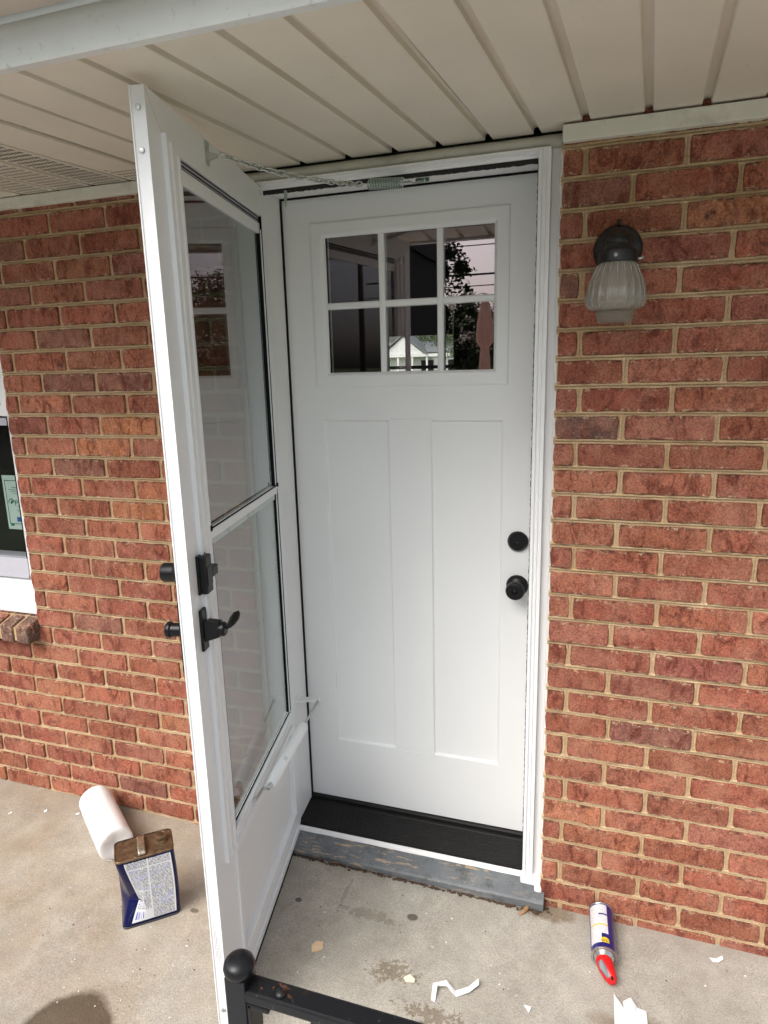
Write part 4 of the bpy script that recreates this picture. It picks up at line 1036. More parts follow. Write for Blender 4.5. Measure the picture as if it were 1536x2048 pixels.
m = MB(); vs = [(p.x * .985 + CW / 2, p.y * .975 + CD / 2, CHt - .0015) for p in RP]; m.add(vs, [tuple(range(NR))]); m.build('top', rust, can)
m = MB(); m.lathe([(.0195, 0), (.0195, .004), (.0165, .005), (.0165, .014), (.0175, .016), (.0165, .020), (.012, .021), (.0105, .019), (0, .019)], 28, Matrix.Translation((CW - .030, CD * .56, CHt - .002))); o = m.build('screw_cap', rust, can); smooth_by_angle(o, 40)
m = MB(); vs, fs = [], []
for i in range(13):
    u = i / 12; y = .004 + (CD - .010) * u; z = CHt + .002 + .013 * math.sin(math.pi * min(1, max(0, u * 1.0))) ** .6
    for q in range(7):
        x = CW * .455 + .021 * (q / 6 - .5); vs.append((x, y, z + (.0022 if q in (1, 3, 5) else -.0006)))
for i in range(12):
    for q in range(6): fs.append((i * 7 + q, i * 7 + q + 1, (i + 1) * 7 + q + 1, (i + 1) * 7 + q))
m.add(vs, fs, 0, True); o = m.build('strap_handle', simple('tin_strap', (.50, .44, .34), .28, .85, var=.3, vscale=50), can); md = o.modifiers.new('s', 'SOLIDIFY'); md.thickness = .0012
# label following the dent
def m_label():
    t = NT('can_label'); uv = t.n("ShaderNodeUVMap"); sx = t.n("ShaderNodeSeparateXYZ"); t.l(uv.outputs[0], sx.inputs[0]); U, V = sx.outputs[0], sx.outputs[1]
    ln = t.math('GREATER_THAN', t.math('FRACT', t.math('MULTIPLY', V, 46.)), .42)
    wv = t.mapping(uv.outputs[0], (150, 46, 1)); wds = t.n("ShaderNodeTexWhiteNoise"); wds.noise_dimensions = '2D'
    fl = t.n("ShaderNodeVectorMath"); fl.operation = 'FLOOR'; t.l(wv, fl.inputs[0]); t.l(fl.outputs[0], wds.inputs['Vector'])
    word = t.math('GREATER_THAN', wds.outputs['Value'], .24)
    txt = t.math('MULTIPLY', ln, word)
    def band(v, a, b): return t.math('MULTIPLY', t.math('GREATER_THAN', v, a), t.math('LESS_THAN', v, b))
    clear = t.math('ADD', band(U, .478, .512), t.math('ADD', t.math('LESS_THAN', U, .035), t.math('ADD', t.math('GREATER_THAN', U, .97), t.math('ADD', band(V, .86, .875), t.math('ADD', t.math('MULTIPLY', band(V, .47, .49), t.math('LESS_THAN', U, .5)), t.math('MULTIPLY', t.math('LESS_THAN', V, .17), t.math('LESS_THAN', U, .49)))))), True)
    txt = t.math('MULTIPLY', txt, t.math('SUBTRACT', 1., clear))
    tint = t.mix(t.math('GREATER_THAN', t.noise(t.mapping(uv.outputs[0], (1, 7, 1)), 1.6, 1), .56), (.055, .055, .075), (.05, .06, .30))
    c = t.mix(t.math('MULTIPLY', txt, .88), (.62, .64, .66), tint)
    bars = t.n("ShaderNodeTexWhiteNoise"); bars.noise_dimensions = '1D'; t.l(t.math('FLOOR', t.math('MULTIPLY', U, 120.)), bars.inputs['W'])
    bc = t.math('MULTIPLY', t.math('MULTIPLY', band(U, .06, .27), band(V, .035, .135)), t.math('GREATER_THAN', bars.outputs['Value'], .5))
    c = t.mix(bc, c, (.03, .06, .42))
    t.col(c); t.rough(.42); return t.m
m = MB(); vs, fs = [], []; NU, NV = 22, 24; LX0, LX1, LZ0, LZ1 = .022, .147, .014, .212
for j in range(NV + 1):
    for i in range(NU + 1):
        x = LX0 + (LX1 - LX0) * i / NU - CW / 2; z = LZ0 + (LZ1 - LZ0) * j / NV
        X_, Y_, Z_ = dent(x, -CD / 2, z); vs.append((X_ + CW / 2, Y_ + CD / 2 - .0007, Z_))
for j in range(NV):
    for i in range(NU): fs.append((j * (NU + 1) + i, j * (NU + 1) + i + 1, (j + 1) * (NU + 1) + i + 1, (j + 1) * (NU + 1) + i))
m.add(vs, fs, 0, True); lb = m.build('label', m_label(), can)
uvl = lb.data.uv_layers.new(name='UVMap')
for poly in lb.data.polygons:
    for li in poly.loop_indices:
        vi = lb.data.loops[li].vertex_index; uvl.data[li].uv = ((vi % (NU + 1)) / NU, (vi // (NU + 1)) / NV)

# spray can on its side, cap towards the viewer
SR = .0325; sA = Vector((.1155, -.012, floor_z(.11) + SR)); sB = Vector((.1250, -.165, floor_z(.12) + SR))
sv = (sB - sA).normalized(); SL = (sB - sA).length
spray = empty('spray_can', ((sA + sB) / 2) - Vector((0, 0, SR)), label='blue and yellow spray can with red nozzle lying by the brick', cat='spray can')
Ms = Matrix.Translation(sA - Vector(spray.location)) @ sv.to_track_quat('Z', 'Y').to_matrix().to_4x4()
def m_spray():
    t = NT('spray_print'); uv = t.n("ShaderNodeUVMap"); sx = t.n("ShaderNodeSeparateXYZ"); t.l(uv.outputs[0], sx.inputs[0]); U, V = sx.outputs[0], sx.outputs[1]
    def band(v, a, b): return t.math('MULTIPLY', t.math('GREATER_THAN', v, a), t.math('LESS_THAN', v, b))
    ln = t.math('GREATER_THAN', t.math('FRACT', t.math('MULTIPLY', V, 34.)), .55)
    wv = t.mapping(uv.outputs[0], (130, 34, 1)); wds = t.n("ShaderNodeTexWhiteNoise"); wds.noise_dimensions = '2D'; fl = t.n("ShaderNodeVectorMath"); fl.operation = 'FLOOR'; t.l(wv, fl.inputs[0]); t.l(fl.outputs[0], wds.inputs['Vector'])
    txt = t.math('MULTIPLY', ln, t.math('GREATER_THAN', wds.outputs['Value'], .45))
    white = t.mix(t.math('MULTIPLY', txt, .5), (.74, .75, .76), (.25, .28, .42))
    white = t.mix(band(V, .49, .52), white, (.75, .58, .05)); white = t.mix(t.math('MULTIPLY', band(V, .25, .285), band(U, .45, .60)), white, (.02, .03, .22))
    lab = t.math('MULTIPLY', band(U, .30, .565), band(V, .045, .90)); notch = t.math('MULTIPLY', t.math('GREATER_THAN', U, .475), t.math('GREATER_THAN', V, .70))
    lab = t.math('MULTIPLY', lab, t.math('SUBTRACT', 1., notch))
    c = t.mix(lab, (.008, .012, .16), white); c = t.mix(t.math('MULTIPLY', band(U, .775, .86), band(V, .72, .97)), c, (.78, .55, .03))
    t.col(c); t.rough(.28); t.set(Metallic=.0); t.b.inputs['Coat Weight'].default_value = .4; return t.m
vs, fs = [], []; n = 64
# angle zero of U starts under the can and runs anticlockwise seen from the cap
side_ = Ms.to_3x3()
upl = side_.inverted() @ Vector((0, 0, 1)); a_up = math.atan2(upl.y, upl.x)
for zz in (0.0, SL):
    for k in range(n + 1):
        a = a_up + math.pi + 2 * math.pi * k / n; vs.append(Ms @ Vector((SR * math.cos(a), SR * math.sin(a), zz)))
for k in range(n): fs.append((k, k + 1, n + 2 + k, n + 1 + k))
sbd = MB().add(vs, fs, 0, True).build('body', m_spray(), spray); uvl = sbd.data.uv_layers.new(name='UVMap')
for poly in sbd.data.polygons:
    for li in poly.loop_indices:
        vi = sbd.data.loops[li].vertex_index; uvl.data[li].uv = (1 - (vi % (n + 1)) / n, vi // (n + 1))
tin = simple('bright_tin', (.62, .63, .62), .25, .95)
m = MB(); m.lathe([(SR + .0012, SL - .001), (SR + .0016, SL + .002), (SR + .0002, SL + .0042), (SR - .004, SL + .0035), (SR - .005, SL + .001), (.026, SL + .0035), (.0215, SL + .011), (.0185, SL + .016), (0.010, SL + .018)], 48, Ms, cap=False); o = m.build('shoulder', tin, spray); smooth_by_angle(o, 40)
m = MB(); m.lathe([(SR + .001, -.002), (SR + .0014, .0015), (SR, .003)], 48, Ms, cap=False); m.lathe([(SR - .001, -.0005), (.02, .008), (0, .010)], 32, Ms, cap=False); m.build('base_rim', tin, spray)
red = simple('red_plastic', (.62, .010, .012), .35, var=.03)
m = MB(); vs, fs = [], []; n = 20
lay = [(0.012, .0215, .0212, 0, 0), (.020, .0220, .0215, .001, 0), (.031, .0215, .0205, .004, 0), (.043, .0195, .0190, .0085, 0), (.053, .0165, .0165, .0125, 0), (.061, .0120, .0130, .0155, 0), (.065, .0060, .0075, .0165, 0)]
fx = side_.inverted() @ Vector((1, 0, 0)); fx = Vector((fx.x, fx.y, 0)).normalized(); fu = Vector((upl.x, upl.y, 0)).normalized()
for h, rx, ru, sh, su in lay:
    for k in range(n):
        a = 2 * math.pi * k / n; vs.append(Ms @ (fx * (rx * math.cos(a) + sh) + fu * (ru * math.sin(a) - sh * .55) + Vector((0, 0, SL + h))))
for i in range(len(lay) - 1):
    for k in range(n): fs.append((i * n + k, i * n + (k + 1) % n, (i + 1) * n + (k + 1) % n, (i + 1) * n + k))
fs.append(tuple((len(lay) - 1) * n + k for k in range(n)))
m.add(vs, fs, 0, True); m.build('red_nozzle_cap', red, spray)
m = MB(); vs, fs = [], []
key = [(.033, -.0165, .0155), (.029, -.011, .0205), (.034, -.005, .0232), (.048, .0035, .0210), (.060, .0115, .0140), (.062, .0060, .0115), (.055, -.005, .0155), (.044, -.0135, .0145)]
for off in (0, -.004):
    for h, x_, u_ in key: vs.append(Ms @ (fx * x_ + fu * (u_ + off - (h - .03) * .30) + Vector((0, 0, SL + h))))
nk = len(key); m.add(vs, [tuple(range(nk)), tuple(range(2 * nk - 1, nk - 1, -1))] + [(k, (k + 1) % nk, nk + (k + 1) % nk, nk + k) for k in range(nk)]); m.build('grey_trigger', simple('grey_plastic', (.16, .17, .18), .45), spray)
m = MB(); c0 = Ms @ (fx * .0155 + fu * .0045 + Vector((0, 0, SL + .0605))); m.tube([c0, c0 + (side_ @ Vector((0, 0, 1))) * .006 + Vector((.001, 0, -.001))], .0032, 10); m.build('nozzle_tip', M['black_hard'], spray)
# shield mark: yellow disc with the letters, read with the nozzle up
def on_can(u_ang, h, off=.0006):
    a = a_up + u_ang; rad = Vector((math.cos(a), math.sin(a), 0)); tang = Vector((-math.sin(a), math.cos(a), 0))
    Z = side_ @ rad; X_ = side_ @ (-tang); Y_ = side_ @ Vector((0, 0, 1)); o_ = Ms @ (rad * (SR + off) + Vector((0, 0, h)))
    X_ = Y_.cross(Z)
    return Matrix(((X_.x, Y_.x, Z.x, o_.x), (X_.y, Y_.y, Z.y, o_.y), (X_.z, Y_.z, Z.z, o_.z), (0, 0, 0, 1)))
def curved(pts2, ang, h0, off):
    """flat outline laid on the cylinder (x along the girth, y along the axis)"""
    out = []
    for x_, y_ in pts2:
        a = a_up + ang + x_ / SR; out.append(Ms @ Vector(((SR + off) * math.cos(a), (SR + off) * math.sin(a), h0 + y_)))
    return out
yel = simple('yellow_print', (.80, .55, .02), .3); nav2 = simple('navy_print', (.01, .012, .10), .3)
LA = R(-6); 
sh = [(.0105 * math.cos(R(a)), max(-.0075, .0105 * math.sin(R(a))) if True else 0) for a in range(0, 360, 15)]
sh = [(x_, min(y_, .0070)) for x_, y_ in [(.0110 * math.cos(R(a)), .0105 * math.sin(R(a))) for a in range(0, 360, 12)]]
m = MB(); pts = curved([(0, 0)], LA, SL * .855, .0006) + curved([(x_ * .5, y_ * .5) for x_, y_ in sh], LA, SL * .855, .0006) + curved(sh, LA, SL * .855, .0006); q = len(sh)
m.add(pts, [(0, 1 + k, 1 + (k + 1) % q) for k in range(q)] + [(1 + k, 1 + q + k, 1 + q + (k + 1) % q, 1 + (k + 1) % q) for k in range(q)], 0, True); m.build('yellow_shield', yel, spray)
for wd_, cx_ in (('WD', -.0052), ('40', .0052)):
    tx = text_mesh('lettering', wd_, .0088, nav2, spray, Matrix.Translation((cx_, .0005, 0)), extrude=.0)
    cv = curved([(v.co.x, v.co.y) for v in tx.data.vertices], LA, SL * .855, .0010)
    for v, c_ in zip(tx.data.vertices, cv): v.co = c_

# paper scraps and chips
white_paper = simple('white_paper', (.76, .77, .77), .7, var=.08, vscale=70, bump=.4, bscale=60)
def scrap(name, label, cat, pts, lift, mat, thick=.0007):
    """outline (x,y) world with heights, folded sheet"""
    cx_ = sum(p[0] for p in pts) / len(pts); cy_ = sum(p[1] for p in pts) / len(pts)
    return cx_, cy_
def strip(name, label, segs, mat, thick=.0007, cat='paper scrap'):
    """segs: list of (left x,y,h, right x,y,h) cross lines"""
    xs_ = [s[0] for s in segs] + [s[3] for s in segs]; ys_ = [s[1] for s in segs] + [s[4] for s in segs]
    cx_, cy_ = sum(xs_) / len(xs_), sum(ys_) / len(ys_); fz_ = floor_z(cx_)
    vs, fs = [], []
    for a, b, c_, d_, e_, f_ in segs: vs += [(a - cx_, b - cy_, c_ + .0012), (d_ - cx_, e_ - cy_, f_ + .0012)]
    for i in range(len(segs) - 1): fs.append((2 * i, 2 * i + 1, 2 * i + 3, 2 * i + 2))
    o = MB().add(vs, fs).build(name, mat, label=label, cat=cat); o.location = (cx_, cy_, fz_)
    md = o.modifiers.new('s', 'SOLIDIFY'); md.thickness = thick; md.offset = 0
    return o
strip('paper_scrap', 'bent white paper strip near the black railing', [(-.290, -.395, .001, -.279, -.398, .001), (-.294, -.358, .012, -.281, -.364, .014), (-.262, -.341, .014, -.258, -.356, .012), (-.236, -.352, .001, -.231, -.369, .001), (-.205, -.335, .006, -.200, -.350, .006), (-.184, -.312, .014, -.180, -.328, .012)], white_paper)
strip('paper_scrap', 'folded white paper scraps piled at the bottom picture edge', [(.150, -.246, .010, .152, -.36, .001), (.176, -.275, .002, .178, -.37, .001), (.186, -.262, .006, .192, -.37, .002), (.226, -.268, .004, .232, -.37, .001)], white_paper)
strip('paper_scrap', 'second folded white scrap leaning on the bottom paper pile', [(.172, -.262, .010, .176, -.30, .004), (.190, -.249, .014, .196, -.285, .006), (.204, -.262, .005, .204, -.290, .004)], white_paper)
strip('paper_scrap', 'tiny white paper triangle between the strip and the pile', [(-.064, -.338, .001, -.060, -.344, .001), (-.046, -.340, .003, -.050, -.356, .001)], white_paper)
strip('paper_scrap', 'curled white paper bit near the brick wall right of the spray can', [(.396, -.050, .001, .403, -.062, .001), (.412, -.052, .004, .416, -.062, .003), (.428, -.044, .010, .430, -.052, .008)], white_paper)
pine = simple('pine_chip', (.66, .48, .30), .75, var=.12, vscale=60)
strip('wood_chip', 'square pale wood chip on the concrete in front of the sill', [(-.646, -.338, .001, -.638, -.356, .001), (-.640, -.324, .002, -.622, -.352, .002), (-.619, -.318, .001, -.612, -.340, .001)], pine, .003, 'wood chip')
strip('wood_chip', 'small pale wood chip beside the wet dribble marks', [(-.374, -.356, .001, -.366, -.366, .001), (-.360, -.344, .003, -.354, -.364, .002), (-.344, -.352, .001, -.343, -.362, .001)], simple('pale_chip', (.76, .68, .52), .75), .003, 'wood chip')
strip('paint_chip', 'white paint flake farthest left near the brick foot', [(-1.931, -.155, .001, -1.927, -.159, .001), (-1.924, -.144, .003, -1.920, -.149, .002)], white_paper, .001, 'paint chip')
strip('paint_chip', 'white curled paint flake on the rust mark left of the roll', [(-1.817, -.105, .001, -1.810, -.112, .001), (-1.811, -.097, .004, -1.802, -.105, .003)], white_paper, .001, 'paint chip')
strip('paint_chip', 'white paint flake just left of the paper towel roll', [(-1.694, -.082, .001, -1.689, -.087, .001), (-1.684, -.076, .003, -1.677, -.083, .002)], white_paper, .001, 'paint chip')
# paint flecks and grit nobody could count
m = MB(); random.seed(21)
for i in range(230):
    x, y = (random.uniform(-1.5, -.85), random.uniform(-.95, -.35)) if i < 110 else (random.uniform(-.85, .55), random.uniform(-.55, -.04))
    s = random.uniform(.0008, .0022) * (2.0 if random.random() < .05 else 1); a = random.uniform(0, 6.3); el = random.uniform(1, 2.2); fz_ = floor_z(x) + .0014
    vs = [(x + math.cos(a) * s * el, y + math.sin(a) * s * el, fz_), (x - math.sin(a) * s, y + math.cos(a) * s, fz_ + s * .5), (x - math.cos(a) * s * el, y - math.sin(a) * s * el, fz_), (x + math.sin(a) * s, y - math.cos(a) * s, fz_)]
    m.add(vs, [(0, 1, 2), (0, 2, 3)], 0 if random.random() < .6 else 1)
m.build('paint_flecks', [simple('fleck_white', (.74, .73, .70), .8), simple('fleck_dark', (.06, .05, .04), .9)], kind='stuff')

# ================================================================== RAILING
rail = empty('porch_railing', (-.372, -1.091, floor_z(-.37)), label='black iron porch railing with round post cap, bottom centre', cat='railing'); fzr = floor_z(-.37)
Zr = lambda z: z - fzr
m = MB(); m.box(-.0155, .0155, -.0155, .0155, 0, Zr(.786), .002); post = m.build('post', M['rail_plain'], rail)
m = MB(); m.lathe([(.0155, Zr(.7855)), (.0180, Zr(.7865)), (.0208, Zr(.7895)), (.0216, Zr(.795)), (.0205, Zr(.8005)), (.0170, Zr(.8050)), (.0105, Zr(.8080)), (.0, Zr(.809))], 36); m.build('post_cap', M['rail_plain'], post)
m = MB(); m.box(.010, 1.5, -.015, .015, Zr(.754), Zr(.771), .0035); tr = m.build('top_rail', M['rail'], rail)
m = MB(); m.lathe([(.0085, 0), (.0082, .003), (.0055, .0055), (0, .0062)], 20, Matrix.Translation((.062, -.002, Zr(.7705)))); m.build('bolt_head', M['rail'], tr)
m = MB(); m.box(.0155, .022, -.014, .014, Zr(.690), Zr(.752), .001); m.box(.0155, .048, -.014, .014, Zr(.744), Zr(.7515), .002); m.build('rail_bracket', M['rail'], rail)
m = MB(); m.box(.010, 1.5, -.012, .012, Zr(.100), Zr(.114), .002); m.build('bottom_rail', M['rail'], rail)
for k in range(11):
    x = .112 + k * .125; m = MB(); m.box(x - .0065, x + .0065, -.0065, .0065, Zr(.112), Zr(.753)); m.build('picket', M['rail'], rail)

# ================================================================== INSIDE THE HOUSE (seen through the door glass)
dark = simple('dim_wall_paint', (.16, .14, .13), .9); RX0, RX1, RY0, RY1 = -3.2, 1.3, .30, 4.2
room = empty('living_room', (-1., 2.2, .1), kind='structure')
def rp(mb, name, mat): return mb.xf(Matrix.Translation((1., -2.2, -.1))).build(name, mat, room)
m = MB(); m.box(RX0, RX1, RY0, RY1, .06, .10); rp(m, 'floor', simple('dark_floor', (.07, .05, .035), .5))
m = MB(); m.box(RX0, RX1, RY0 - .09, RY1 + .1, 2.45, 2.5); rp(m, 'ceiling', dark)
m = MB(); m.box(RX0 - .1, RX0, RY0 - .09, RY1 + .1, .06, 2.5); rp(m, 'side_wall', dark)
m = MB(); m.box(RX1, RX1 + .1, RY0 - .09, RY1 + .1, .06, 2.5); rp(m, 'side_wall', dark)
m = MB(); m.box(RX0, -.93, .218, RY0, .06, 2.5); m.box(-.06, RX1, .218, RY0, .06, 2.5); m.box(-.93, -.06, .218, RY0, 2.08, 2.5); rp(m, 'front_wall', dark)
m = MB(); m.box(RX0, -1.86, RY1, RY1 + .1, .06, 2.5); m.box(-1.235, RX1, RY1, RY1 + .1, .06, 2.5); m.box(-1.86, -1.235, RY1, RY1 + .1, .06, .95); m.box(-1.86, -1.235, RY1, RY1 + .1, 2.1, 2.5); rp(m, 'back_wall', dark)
bw = empty('back_window', (-1.78, RY1, .95), label='window across the dark room seen through the door glass', cat='window')
m = MB(); m.box(-.08, .545, .0, .08, 0, .03); m.box(.105, .135, -.01, .06, 0, 1.15); m.box(-.08, .545, .0, .07, .595, .625); m.build('sash', M['black_rubber'], bw)
m = MB(); m.box(-.08, .545, -.03, -.02, .885, 1.15); m.build('roller_shade', simple('dark_shade', (.07, .065, .06), .9), bw)
# back garden
def leaf_crown(c, rx, ry, rz, n, leaf, seed, shape='round'):
    rnd = random.Random(seed); m = MB(); cl_ = []
    for i in range(max(10, n // 60)):
        while True:
            v = Vector((rnd.uniform(-1, 1), rnd.uniform(-1, 1), rnd.uniform(-1, 1)))
            if .25 < v.length < 1: break
        if shape == 'cone':
            h = rnd.random() ** 1.2; w_ = (1 - h) * .95 + .04; a = rnd.uniform(0, 6.28); q = rnd.uniform(.35, 1.0); v = Vector((math.cos(a) * w_ * q, math.sin(a) * w_ * q, h * 2 - 1))
        cl_.append((v, rnd.uniform(.10, .26) if shape != 'cone' else rnd.uniform(.06, .14)))
    for i in range(n):
        v, s = rnd.choice(cl_); d = Vector((rnd.gauss(0, 1), rnd.gauss(0, 1), rnd.gauss(0, .8))) * s * .6
        p = Vector(((v.x + d.x) * rx, (v.y + d.y) * ry, (v.z + d.z * (.35 if shape == 'cone' else 1)) * rz)) + Vector(c)
        if shape == 'cone': p.z -= .10 * rz * (abs(d.x) + abs(d.y))
        a = Vector((rnd.gauss(0, 1), rnd.gauss(0, 1), rnd.gauss(0, .6))).normalized() * leaf; b = a.orthogonal().normalized() * leaf * rnd.uniform(.4, .7)
        m.add([p - a, p + b, p + a, p - b], [(0, 1, 2, 3)], 0 if rnd.random() < .7 else 1)
    return m
def m_leaf(name, c):
    t = NT(name); t.col(c); t.rough(.7); return t.m
LG = [m_leaf('leaf_mid', (.050, .085, .022)), m_leaf('leaf_light', (.095, .135, .04))]; LDK = [m_leaf('needle_dark', (.020, .036, .018)), m_leaf('needle_mid', (.035, .055, .025))]
bark = simple('tree_bark', (.10, .075, .055), .95, var=.3, vscale=12)
def tree(name, label, x, y, h, r, seed, kind='round', cat='tree', n=2600):
    rt = empty(name, (x, y, -.30), label=label, cat=cat, group=None); rnd = random.Random(seed)
    m = MB(); tr_ = .10 + h * .012
    pts = [(0.06 * h * .1 * math.sin(k * 1.3), 0, h * .62 * k / 6) for k in range(7)] if kind == 'round' else [(0, 0, h * k / 6) for k in range(7)]
    m.tube(pts, [tr_ * (1 - .11 * k) for k in range(7)], 8)
    if kind == 'round':
        for b in range(6):
            a = b * 1.05 + rnd.random(); z = h * rnd.uniform(.3, .5); m.tube([(0, 0, z), (math.cos(a) * r * .35, math.sin(a) * r * .35, z + h * .14), (math.cos(a) * r * .7, math.sin(a) * r * .7, z + h * .24)], [tr_ * .5, tr_ * .3, tr_ * .12], 6)
    m.build('trunk', bark, rt)
    if kind == 'round': leaf_crown((0, 0, h * .62), r, r, h * .42, n * 5, h * .013, seed).build('crown', LG, rt)
    else: leaf_crown((0, 0, h * .54), r, r, h * .47, n * 3, .060, seed, 'cone').build('crown', LDK, rt)
    return rt
# trees and yard mirrored in the door glass (they stand behind the viewer)
tree('conifer', 'tall dark conifer mirrored in the upper right door pane', -4.0, -14.5, 10.5, 1.35, 3, 'cone', n=6500)
backdrop_root = empty('dark_backdrop', (-9.6, -10.5, -.30), label='added dark brown barn behind the viewer mirrored in the left door panes', cat='backdrop')  # unseen barn shape, added so the left panes reflect something dark
brn = simple('dark_boards', (.020, .016, .014), .95, var=.2, vscale=2)
m = MB(); m.box(-5.0, 6.15, -2.5, 2.0, 0, 4.1); m.build('wall', brn, backdrop_root)
m = MB(); m.add([(-5.3, -2.8, 3.95), (6.2, -2.8, 3.95), (6.2, -.25, 5.2), (-5.3, -.25, 5.2), (6.2, 2.3, 3.95), (-5.3, 2.3, 3.95)], [(0, 1, 2, 3), (3, 2, 4, 5), (0, 3, 5), (1, 4, 2)]); m.build('roof', brn, backdrop_root)
m = MB(); m.box(-1.6, 1.6, 2.0, 2.06, 0, 3.0); m.build('door', simple('backdrop_door', (.028, .022, .019), .9), backdrop_root)
for k, (x, y, h, r, lb_) in enumerate([(-9.5, -27, 4.9, 2.6, 'bushy tree mirrored left of the conifer'), (-5.2, -25, 4.3, 2.2, 'low bushy tree mirrored beside the folded umbrella'), (-2.2, -29, 4.7, 2.6, 'bushy tree mirrored right of the folded umbrella'), (2.8, -26, 5.4, 2.8, 'bushy tree far behind the viewer on the right'), (8.5, -24, 6.2, 3.2, 'tall bushy tree farthest right across the lawn'), (-15, -24, 6.0, 3.2, 'tall bushy tree farthest left across the lawn')]):
    tree('garden_tree', lb_, x, y, h, r, 20 + k)
m = MB()
random.seed(3)
mb = leaf_crown((-4, -31, .9), 26, 1.6, 1.6, 14000, .10, 77); mb.build('hedge_belt', LG, kind='stuff')
um = empty('patio_umbrella', (-1.02, -4.2, -.30), label='folded peach patio umbrella mirrored in the right door pane', cat='umbrella'); peach = simple('peach_canvas', (.85, .52, .38), .85, var=.1, vscale=10)
m = MB(); m.lathe([(.25, 0), (.25, .05), (.05, .07), (.028, .30)], 24); m.build('base', simple('umbrella_base', (.1, .1, .1), .7), um)
m = MB(); m.tube([(0, 0, .05), (0, 0, 2.50)], .019, 10); m.build('pole', simple('umbrella_pole', (.45, .33, .22), .5), um)
prof = [(.010, 2.48), (.045, 2.40), (.075, 2.22), (.080, 2.08), (.040, 2.02), (.045, 1.95), (.060, 1.75), (.065, 1.50), (.072, 1.30), (.060, 1.18), (.02, 1.20)]; vs, fs = [], []; n = 32
for r, h in prof:
    for k in range(n): a = 2 * math.pi * k / n; q = r * .8 * (1 + .28 * math.cos(8 * a)); vs.append((q * math.cos(a), q * math.sin(a), h))
for i in range(len(prof) - 1):
    for k in range(n): fs.append((i * n + k, i * n + (k + 1) % n, (i + 1) * n + (k + 1) % n, (i + 1) * n + k))
MB().add(vs, fs, 0, True).build('canopy', peach, um)
# utility lines
wire_m = simple('wire_black', (.03, .03, .03), .6)
for k, (za, zb, sag, y) in enumerate([(5.9, 6.2, .5, -20), (5.2, 5.35, .75, -20.3), (4.35, 4.5, .55, -20.6), (3.95, 4.1, .3, -20.2), (6.6, 6.7, .3, -20.1)]):
    pts = [(-26 + 44 * q / 24, y, za + (zb - za) * q / 24 - sag * 4 * (q / 24) * (1 - q / 24) + sag) for q in range(25)]
    m = MB(); m.tube(pts, .018 if k != 2 else .035, 5); o = m.build('utility_wire', wire_m, label=['highest but one utility wire across the mirrored sky', 'sagging middle utility wire across the mirrored sky', 'thick lower utility wire across the mirrored sky', 'lowest utility wire across the mirrored sky', 'topmost utility wire across the mirrored sky'][k], cat='wire', group='utility wires')
for x, lb_ in ((-26, 'wooden utility pole at the left end of the wires'), (18, 'wooden utility pole at the right end of the wires')):
    up_ = empty('utility_pole', (x, -20.2, -.3), label=lb_, cat='pole'); m = MB(); m.tube([(0, 0, 0), (0, 0, 7.6)], [.15, .10], 10); m.build('mast', bark, up_); m = MB(); m.box(-.06, .06, -1., 1., 6.8, 6.95); m.build('crossarm', bark, up_)
# neighbour house through the back window
nh = empty('neighbour_house', (-18.2, 60, -.30), label='white sided house with grey roof seen through two windows', cat='house')
sid = NT('white_siding'); sid.col((.80, .81, .82)); sid.rough(.5); sx = sid.n("ShaderNodeSeparateXYZ"); sid.l(sid.pos(), sx.inputs[0]); sid.bump(sid.math('FRACT', sid.math('MULTIPLY', sx.outputs[2], 5.)), .6, .03); shg = simple('grey_shingle', (.20, .21, .22), .9)
m = MB(); m.box(-4, 7, .6, 8, 0, 3.0); m.build('wall', sid.m, nh)
m = MB(); m.add([(-4.3, -.0, 3.0), (7.3, 0, 3.0), (7.3, 4.3, 4.15), (-4.3, 4.3, 4.15), (7.3, 8.6, 3.0), (-4.3, 8.6, 3.0)], [(0, 1, 2, 3), (3, 2, 4, 5), (0, 3, 5), (1, 4, 2)]); m.build('roof', shg, nh)
m = MB(); m.add([(-2.0, -.3, 2.9), (2.0, -.3, 2.9), (0, -.3, 4.45), (-2.0, .2, 2.9), (2.0, .2, 2.9), (0, .2, 4.45)], [(0, 1, 2), (5, 4, 3), (0, 3, 4, 1), (1, 4, 5, 2), (2, 5, 3, 0)]); m.build('front_gable', sid.m, nh)
m = MB(); m.add([(-2.4, -.5, 2.7), (0, -.5, 4.6), (2.4, -.5, 2.7), (2.4, -.5, 2.86), (0, -.5, 4.76), (-2.4, -.5, 2.86), (-2.4, 3, 2.7), (0, 3, 4.6), (2.4, 3, 2.7), (2.4, 3, 2.86), (0, 3, 4.76), (-2.4, 3, 2.86)], [(0, 1, 4, 5), (1, 2, 3, 4), (5, 4, 10, 11), (4, 3, 9, 10), (0, 6, 7, 1), (1, 7, 8, 2)]); m.build('gable_roof', shg, nh)
m = MB(); m.box(-2.1, 7.1, -.45, -.30, 2.62, 2.88); m.build('gutter', M['window_white'], nh)
for k in range(7):
    m = MB(); x = -1.9 + k * 1.4; m.box(x - .08, x + .08, -.4, -.24, 0, 2.62); m.build('porch_column', M['window_white'], nh)
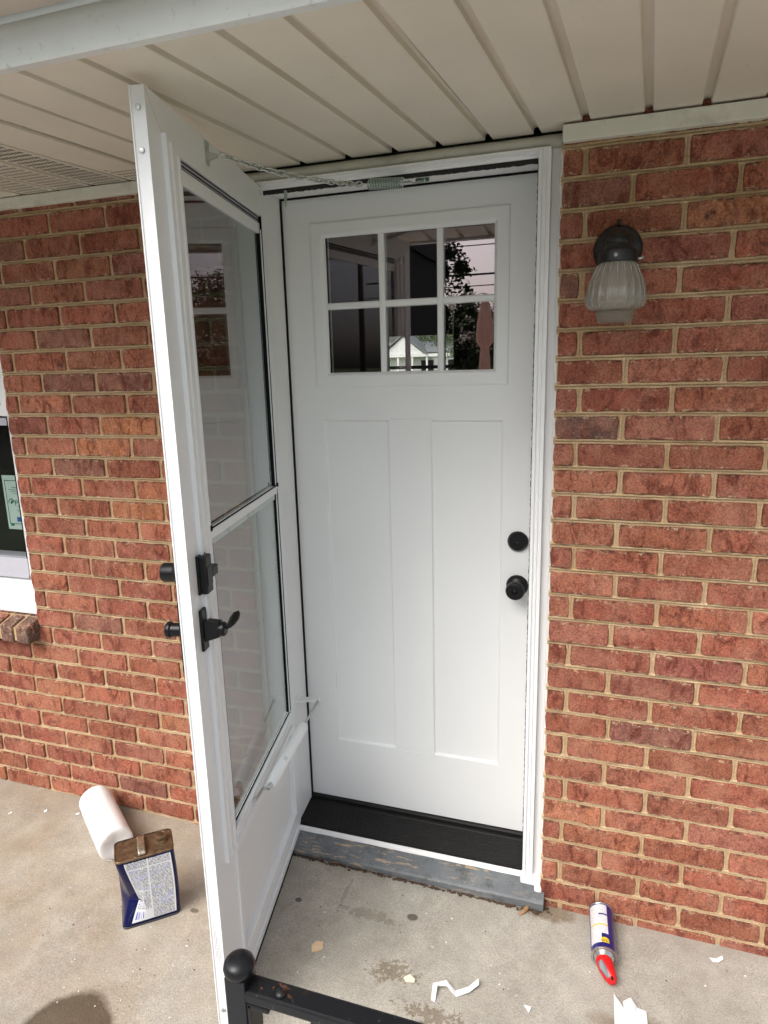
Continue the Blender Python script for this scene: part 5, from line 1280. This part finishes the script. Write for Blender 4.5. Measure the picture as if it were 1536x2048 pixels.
for k in range(2):
    m = MB(); m.box(1.5 + 2.6 * k, 2.7 + 2.6 * k, .55, .59, .9, 2.3); m.build('window', M['void'], nh)
tree('garden_tree', 'leafy tree beyond the room window beside the white house', -14.2, 66, 8.0, 4.2, 41); tree('garden_tree', 'leafy tree beyond the room window at its right edge', -9.0, 52, 6.2, 3.2, 42)
mb = leaf_crown((-14, 34, .2), 12, .8, .7, 2600, .12, 78); mb.build('clipped_hedge', LG, label='low hedge in front of the white neighbour house', cat='hedge')
car = empty('parked_car', (-3.5, 18, -.30), label='white parked car roof seen low in the middle door pane', cat='car'); cp_ = simple('car_white', (.78, .79, .80), .2)
def car_loft(secs):
    m = MB(); vs, fs = [], []
    for x, zb_, zt_, hw in secs:
        vs += [(x, -hw, zb_), (x, -hw * .97, zt_ - .08), (x, -hw * .85, zt_), (x, hw * .85, zt_), (x, hw * .97, zt_ - .08), (x, hw, zb_)]
    for i in range(len(secs) - 1):
        for k in range(6): fs.append((i * 6 + k, i * 6 + (k + 1) % 6, i * 6 + 6 + (k + 1) % 6, i * 6 + 6 + k))
    fs += [tuple(range(6)), tuple((len(secs) - 1) * 6 + k for k in range(6))]; return m.add(vs, fs)
o = car_loft([(-2.2, .45, .80, .75), (-2.0, .30, .98, .86), (-.9, .28, 1.08, .9), (1.2, .28, 1.10, .9), (2.0, .30, 1.02, .86), (2.2, .45, .85, .76)]).build('body', cp_, car); smooth_by_angle(o, 40)
o = car_loft([(-1.05, 1.0, 1.10, .80), (-.35, 1.0, 1.66, .70), (.9, 1.0, 1.70, .70), (1.75, 1.0, 1.12, .78)]).build('cabin', cp_, car); smooth_by_angle(o, 30)
m = MB(); m.box(-.35, .85, -.79, -.72, 1.16, 1.52); m.build('side_window', M['void'], car)
for x in (-1.35, 1.35):
    for y in (-.82, .82): m = MB(); m.lathe([(.15, -.1), (.32, -.1), (.33, -.05), (.33, .05), (.32, .1), (.15, .1)], 24, Matrix.Translation((x, y, .33)) @ Matrix.Rotation(R(90), 4, 'X')); m.build('wheel', M['black_rubber'], car)
